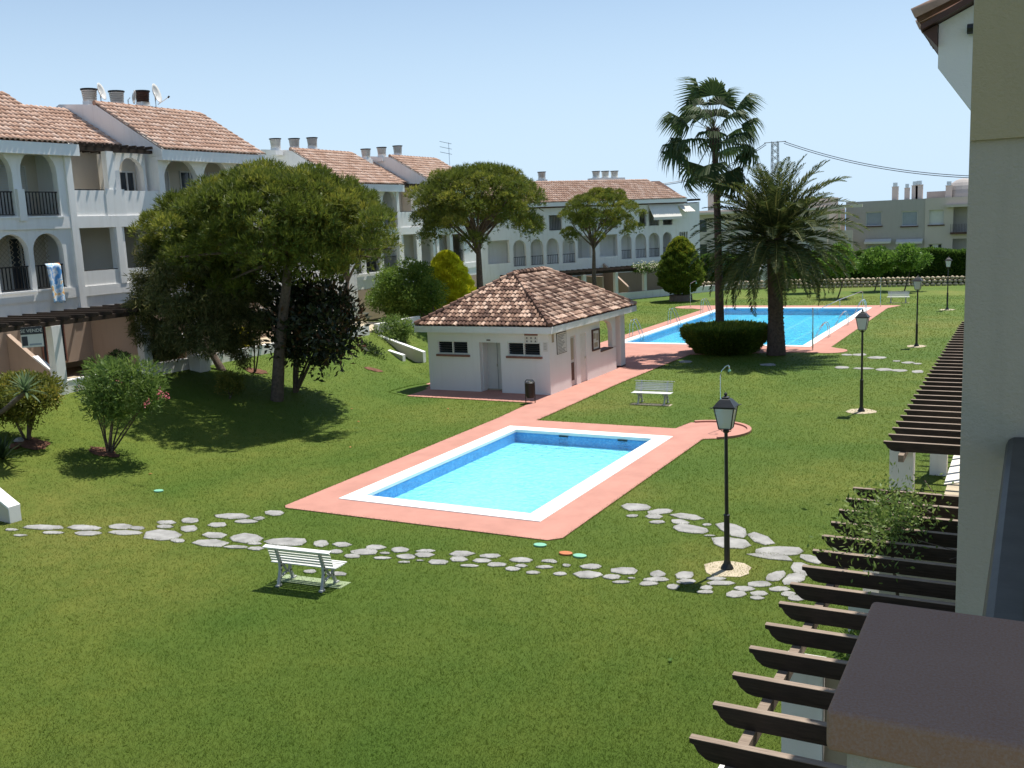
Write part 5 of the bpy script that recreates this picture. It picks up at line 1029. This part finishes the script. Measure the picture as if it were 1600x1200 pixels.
for k in range(7): t_ = k*.9; limb(mb, (.1*math.cos(t_), .1*math.sin(t_), -.05), (1.1*math.cos(t_), 1.1*math.sin(t_), .9), .05, .02)
mb.build('stem', bark, bs_)
# fan palm
b_ = Vector((-14.0, 48.6, 0)); fp = empty('fan_palm', b_, 0, 'very tall slender fan palm with ragged drooping crown', 'palm tree')
TP = [atY(x, y, b_.y)-b_ for x, y in ((1126, 548), (1124, 470), (1122, 380), (1120, 300), (1117, 235), (1114, 200))]
MB().tube([TP[0].xyz*1.0]+TP[1:], [.25, .215, .185, .165, .15, .14], 12, cap=False).build('trunk', palmbark, fp, smooth=True)
mb = MB()
for i in range(70): a = i*2.4; z = i/70; p = TP[4].lerp(TP[5], z)+Vector((math.cos(a)*.15, math.sin(a)*.15, random.uniform(-.1, .1))); mb.tube([p, p+Vector((math.cos(a)*.22, math.sin(a)*.22, .22))], [.05, .02], 4)
mb.build('leaf_bases', palmbark, fp); crown_c = TP[5]+Vector((0, 0, .1))
def fan_mesh(seed):
    rg = np.random.default_rng(seed); V = []; F = []; c = []; pl = 1.45; w = .025
    V += [(0, -w, 0), (0, w, 0), (pl, w*.7, -.22), (pl, -w*.7, -.22)]; F.append((0, 1, 2, 3)); c += [.5]*4
    n = 26
    for i in range(n):
        a = R_(-95+190*i/(n-1)); L1 = rg.uniform(.55, .70); L2 = rg.uniform(.5, .95); d = np.array([math.cos(a), math.sin(a), -.10]); s = np.array([-math.sin(a), math.cos(a), 0])
        o = np.array([pl, 0, -.22]); m1 = o+d*L1+np.array([0, 0, -.08*(1-math.cos(a))]); tip = m1+d*L2*.30+np.array([0, 0, -L2*.9]); mid = m1+d*L2*.22+np.array([0, 0, -L2*.35]); k = len(V); z = np.array([0, 0, .02*(1 if i % 2 else -1)])
        V += [tuple(o), tuple(m1+s*.055+z), tuple(m1-s*.055-z), tuple(mid+s*.028), tuple(mid-s*.028), tuple(tip)]; F += [(k, k+1, k+2), (k+1, k+3, k+4, k+2), (k+3, k+5, k+4)]; q = rg.uniform(.1, .7); c += [q, q, q, q+.1, q+.1, q+.3]
    me = bpy.data.meshes.new('frond'); me.from_pydata([tuple(map(float, v)) for v in V], [], F); me.materials.append(palmleaf); at = me.attributes.new('col', 'FLOAT', 'POINT'); at.data.foreach_set('value', np.array(c, np.float32)); return me
FM = [fan_mesh(i) for i in range(4)]
for i in range(32):
    az = i*2.39996+.4; t = i/31; el = R_(80-125*t**.9)+random.uniform(-.3, .3); sc = 1.02+.2*t+random.uniform(-.15, .15)
    o = link('frond', FM[i % 4], fp, crown_c-Vector((0, 0, .7*t))); o.rotation_euler = (random.uniform(-.5, .5), -el, az); o.scale = (sc, sc, sc)
for i in range(6):
    a = i*1.1; q = Vector((math.cos(a)*.7, math.sin(a)*.7, .8+.25*(i % 3))); MB().tube([crown_c, crown_c+q*.7+Vector((0, 0, .5)), crown_c+q*1.25+Vector((0, 0, .45))], [.02, .014, .006], 5).build('flower_stalk', palmbark, fp)
# date palm
b_ = Vector((-10.97, 47.5, 0)); dp = empty('date_palm', b_, 0, 'broad date palm with thick trunk and dense arching fronds', 'palm tree')
TP = [atY(x, y, b_.y)-b_ for x, y in ((1213, 554), (1212, 500), (1211, 440), (1211, 372))]
mb = MB(); rr = [.46, .36, .34, .42]; mb.tube([TP[0].xyz]+TP[1:], rr, 18, cap=False)
for i in range(260):
    t = (i+.5)/260; a = i*2.39996; p = TP[0].lerp(TP[3], t*.97+.02); r0 = np.interp(t, [0, .3, .65, 1], [.42, .345, .33, .40]); d = Vector((math.cos(a), math.sin(a), 0)); s = Vector((-d.y, d.x, 0))
    mb.add([p+d*(r0-.02)+s*.07, p+d*(r0-.02)-s*.07, p+d*(r0+.05)+Vector((0, 0, .09)), p+d*(r0-.03)+Vector((0, 0, .13))+s*.06, p+d*(r0-.03)+Vector((0, 0, .13))-s*.06], [(0, 1, 2), (0, 2, 3), (1, 4, 2), (2, 4, 3)])
mb.build('trunk', palmbark, dp)
def date_frond(seed, curve, L_=3.9):
    rg = np.random.default_rng(seed); n = 12; pts = []; x = z = 0.; el = 0.
    for i in range(n+1): pts.append(np.array([x, 0, z])); el -= curve/n*(.4+1.2*i/n); x += L_/n*math.cos(el); z += L_/n*math.sin(el)
    V = []; F = []; c = []
    for i in range(n):
        w0 = .035*(1-i/n)+.008; w1 = .035*(1-(i+1)/n)+.008; k = len(V); V += [pts[i]+[0, w0, 0], pts[i]-[0, w0, 0], pts[i+1]-[0, w1, 0], pts[i+1]+[0, w1, 0]]; F.append((k, k+1, k+2, k+3)); c += [.95]*4
    m_ = 46
    for i in range(m_):
        t = .10+.90*i/m_; f = t*n; j = min(int(f), n-1); p = pts[j]+(pts[j+1]-pts[j])*(f-j); tg = pts[j+1]-pts[j]; tg /= np.linalg.norm(tg)
        LL = .50*math.sin(PI*min(1, t*.9+.12))**.6*rg.uniform(.85, 1.1)+.06
        for s in (-1, 1):
            lift = rg.uniform(.1, .55); d = tg*.62+np.array([0, s*.75, 0])+np.array([-tg[2], 0, tg[0]])*lift; d /= np.linalg.norm(d); tip = p+d*LL+np.array([0, 0, -.10*LL]); mid = p+d*LL*.5; w = .042; k = len(V); V += [p, mid+tg*w, tip, mid-tg*w]; F.append((k, k+1, k+2, k+3)); q = rg.uniform(0, .8); c += [q, q, q+.15, q]
    me = bpy.data.meshes.new('frond'); me.from_pydata([tuple(map(float, v)) for v in V], [], F); me.materials.append(dateleaf); at = me.attributes.new('col', 'FLOAT', 'POINT'); at.data.foreach_set('value', np.array(c, np.float32)); return me
DM = [date_frond(1, R_(38)), date_frond(2, R_(52)), date_frond(3, R_(62)), date_frond(4, R_(66)), date_frond(5, R_(75))]
N_ = 120
for i in range(N_):
    t = i/(N_-1); az = i*2.39996; el = R_(84-112*t**.95)+random.uniform(-.08, .08); k = 0 if t < .15 else 1 if t < .4 else 2 if t < .7 else 3
    if random.random() < .2: k = 4
    sc = np.interp(t, [0, .15, .5, 1], [.95, 1.05, 1.08, .98])*random.uniform(.9, 1.07)
    o = link('frond', DM[k], dp, TP[3]+Vector((math.cos(az)*.15, math.sin(az)*.15, .35-.75*t))); o.rotation_euler = (random.uniform(-.35, .35), -el, az); o.scale = (sc, sc, sc)
# hedge, stone wall and small trees at the far end
hd = empty('far_hedge', (-12, 96, 0), 0, 'long clipped hedge running behind the far stone wall', 'hedge'); n = 60000; X_ = RNG.uniform(-30, 4, n); f = RNG.random(n) < .62; top_ = 2.75
P = np.stack([X_, np.where(f, 94.2+RNG.random(n)*.2, 94.2+RNG.random(n)*1.6), np.where(f, RNG.random(n)*top_, top_+RNG.normal(0, .06, n))], 1); P[:, 2] += .12*np.sin(P[:, 0]*1.3)
leaves('foliage', P-np.array([-12, 96, 0]), np.where(f[:, None], np.array([0, -1., .4]), np.array([0, -.2, 1.]))+RNG.normal(0, .5, (n, 3)), .26, .13, hedgeleaf, RNG.random(n), hd); MB().box(-18, 16, -1.55, .2, 0, 2.65).build('core', darkleaf, hd)
ws = empty('dry_stone_wall', (-12, 91, 0), 0, 'low wall of pale rounded stones before the hedge', 'wall'); mb = MB(); g0 = hit(1240, 451); g1_ = hit(1490, 446); d = (g1_-g0)/(g1_-g0).length
V = []; F = []; 
ico = bmesh.new(); bmesh.ops.create_icosphere(ico, subdivisions=1, radius=1); iv = np.array([v.co[:] for v in ico.verts]); if_ = [[v.index for v in q.verts] for q in ico.faces]; ico.free(); k = 0
st0 = g0-d*14; Ls = (g1_-g0).length+22
for row in range(3):
    x = 0.
    while x < Ls:
        w = random.uniform(.28, .5); hh = random.uniform(.15, .2); p = st0+d*(x+w/2); V.append(iv*np.array([w*.54, .22, hh])*(1+RNG.normal(0, .05, iv.shape))+np.array([p.x, p.y+.1*row, .12+row*.27])-np.array([-12, 91, 0])); F.append(np.array(if_)+k); k += len(iv); x += w
o = link('stones', np_mesh('stones', np.concatenate(V), np.concatenate(F), 3, rubble), ws); o['kind'] = 'stuff'
for i, (tx, ty, cx, cy, rw, rh) in enumerate(((1260, 458, 1258, 415, 26, 24), (1309, 466, 1312, 408, 26, 26), (1367, 455, 1368, 410, 32, 22), (1413, 455, 1418, 406, 36, 20), (1225, 452, 1228, 415, 20, 20))):
    p = hit(tx, ty); shrub('young_tree', p, (cx, cy, rw, rh), ['young tree with thin trunk just right of date palm foot', 'young tree on thin trunk casting a dark shadow ellipse, nearest one', 'bright young tree before the hedge, middle of the group', 'rightmost young tree before the hedge behind the far bench', 'young tree mostly hidden behind the date palm trunk'][i], 'young tree', limeleaf, 2600, .30, .12, 18, .32, 1, 1, .06, grp='young trees before the hedge')
# climbing plant with cream flowers on the far pergola; vines on the right pergola
cl = empty('climbing_plant', FR3 @ Vector((3.9, -2.6, 2.0)), angF, 'cream flowering climber covering the far pergola front', 'climber'); n = 5000
P = np.stack([RNG.normal(0, .25, n), RNG.uniform(-2.2, 4.4, n), 2.45+RNG.normal(0, .16, n)+.1*np.sin(RNG.random(n)*9)], 1); P2_ = np.stack([RNG.normal(-.1, .15, 1400), RNG.normal(1.6, .25, 1400), RNG.uniform(.3, 2.4, 1400)], 1); P = np.concatenate([P, P2_])
leaves('foliage', P, sph(len(P)), .16, .08, hedgeleaf, RNG.random(len(P)), cl); Pf = P[:900]+np.array([.2, 0, .12]); leaves('flowers', Pf, sph(len(Pf)), .14, .12, creamfl, RNG.random(len(Pf)), cl)
vn = empty('climbing_vine', (-1.6, 13.2, 2.7), 0, 'light green vine sprawling over nearer pergola slats', 'vine'); n = 2000
P = np.stack([RNG.normal(-.05, .28, n), RNG.normal(.1, .8, n), .05+np.abs(RNG.normal(0, .10, n))-.12*(RNG.random(n) < .4)], 1); leaves('foliage', P, sph(n)+np.array([0, 0, .3]), RNG.uniform(.05, .11, n), .032, olealeaf, RNG.random(n), vn)
mb = MB()
for k in range(14): a = Vector((random.gauss(-.1, .3), random.gauss(.1, .7), .03)); mb.tube([a, a+Vector((random.uniform(-.3, .3), random.uniform(-.3, .3), random.uniform(0, .15))), a+Vector((random.uniform(-.5, .5), random.uniform(-.5, .5), random.uniform(-.1, .15)))], .006, 4)
mb.tube([(.1, .3, -2.7), (.15, .2, -1.3), (0, 0, .0)], [.03, .025, .02], 6); mb.build('stem', bark, vn)
for i, (x, y, z, rx_, ry_, rz_, n, m_, lab) in enumerate(((-1.35, 12.4, 1.15, .95, .7, .6, 5200, olealeaf, 'leafy terrace plants between the dividers under nearer pergola'), (-2.35, 9.7, .5, .42, .6, .5, 2600, limeleaf, 'light green bush at foot of nearest pergola slats'), (-1.3, 17.6, 1.0, .45, .5, .75, 1600, darkleaf, 'tall leafy plant behind the white pergola pillar'), (-1.9, 6.0, .5, .4, .6, .5, 1500, darkleaf, 'dark bush under the first pergola slat'), (-1.7, 10.2, .6, .5, .6, .5, 1500, darkleaf, 'dark creeping plant beyond the white divider'))):
    r = empty('terrace_plant', (x, y, .03), 0, lab, 'plant', 'plants on the right terraces'); cs, rs = blob((0, 0, z), rx_, ry_, rz_, 16, .36); leafy('f', r, cs, rs, n, .10, .04, m_)
    mb = MB(); [limb(mb, (0, 0, 0), cs[k], .015, .006) for k in range(5)]; mb.build('stem', bark, r)
# ------------------------------------------------------------------ turf: short blades and ragged edges
def in_poly_any(x, y, polys):
    m_ = np.zeros(len(x), bool)
    for p in polys:
        a = np.array(p); lo = a.min(0); hi = a.max(0); c = (x > lo[0]) & (x < hi[0]) & (y > lo[1]) & (y < hi[1]); idx = np.nonzero(c)[0]
        if len(idx) == 0: continue
        xx, yy = x[idx], y[idx]; ins = np.zeros(len(idx), bool); n = len(p)
        for i in range(n):
            x1, y1 = p[i]; x2, y2 = p[(i+1) % n]; q = ((y1 > yy) != (y2 > yy)) & (xx < (x2-x1)*(yy-y1)/((y2-y1) if abs(y2-y1) > 1e-9 else 1e-9)+x1); ins ^= q
        m_[idx] |= ins
    return m_
n = 1300000; rr = 7+75*RNG.random(n)**2.7; aa = R_(1)+R_(74)*RNG.random(n); X_ = -rr*np.sin(aa); Y_ = rr*np.cos(aa)
ok = (X_ > -30.3) & (X_ < -1.8) & (Y_ > 4); X_, Y_ = X_[ok], Y_[ok]
ok = ~dpath(X_, Y_) & ~in_poly_any(X_, Y_, STONES+FARS); X_, Y_ = X_[ok], Y_[ok]; n = min(len(X_), 600000); X_, Y_ = X_[:n], Y_[:n]
# extra fringe along the deck edge and the stones
ex = []
for poly in [out]+STONES:
    for i in range(len(poly)):
        a, b_ = np.array(poly[i]), np.array(poly[(i+1) % len(poly)]); L_ = np.linalg.norm(b_-a); k = int(L_*(90 if poly is not out else 120)); t = RNG.random((k, 1)); q = a+(b_-a)*t+RNG.normal(0, .022, (k, 2)); ex.append(q)
ex = np.concatenate(ex); ex = ex[(ex[:, 1] < 45)]; X_ = np.concatenate([X_, ex[:, 0]]); Y_ = np.concatenate([Y_, ex[:, 1]]); n = len(X_)
Z_ = terrain(X_, Y_); hgt = RNG.uniform(.018, .040, n)*(1+.010*np.hypot(X_, Y_)); wd = .0022+.00022*np.hypot(X_, Y_); a = RNG.random(n)*2*PI; ln_ = RNG.normal(0, .85, (n, 2))*hgt[:, None]
V = np.empty((n, 3, 3)); V[:, 0] = np.stack([X_-np.cos(a)*wd, Y_-np.sin(a)*wd, Z_-.004], 1); V[:, 1] = np.stack([X_+np.cos(a)*wd, Y_+np.sin(a)*wd, Z_-.004], 1); V[:, 2] = np.stack([X_+ln_[:, 0], Y_+ln_[:, 1], Z_+hgt], 1)
o = link('grass_blades', np_mesh('grass_blades', V.reshape(-1, 3), np.arange(n*3).reshape(n, 3), 3, blade, RNG.random(n), 3)); tag(o, 'short mown grass of the lawn between pool and houses', 'grass', kind='stuff')
# a few fallen leaves
lf = [(525, 625), (550, 640), (556, 648), (560, 660), (557, 670), (548, 700), (578, 660), (235, 742), (1048, 1034), (700, 640), (330, 700)]
LL_ = ['topmost pale green fallen leaf right of the dark tree shade', 'upper orange fallen leaf at the shade edge of the dark tree', 'pale green fallen leaf touching the dark tree shade tip', 'orange fallen leaf just below the tree shade tip', 'lowest pale fallen leaf right of the big tree shade', 'orange fallen leaf below the big pine shade edge', 'rightmost pale fallen leaf between pine shade and pool house', 'orange fallen leaf below the oleander shade', 'pale fallen leaf alone in the near lawn by the slats', 'orange fallen leaf in the lawn before the pool house deck', 'pale fallen leaf in the deep shade below the pine']
for i, (x, y) in enumerate(lf):
    p = gh(x, y); o = MB().add([(-.06, 0, .03), (0, -.035, .05), (.07, 0, .035), (0, .04, .045)], [(0, 1, 2, 3)]).build('fallen_leaf', orange if i % 2 else limeleaf, None, (p.x, p.y, tz(p.x, p.y)), (0, 0, i)); tag(o, LL_[i], 'leaf', 'fallen leaves on the lawn')
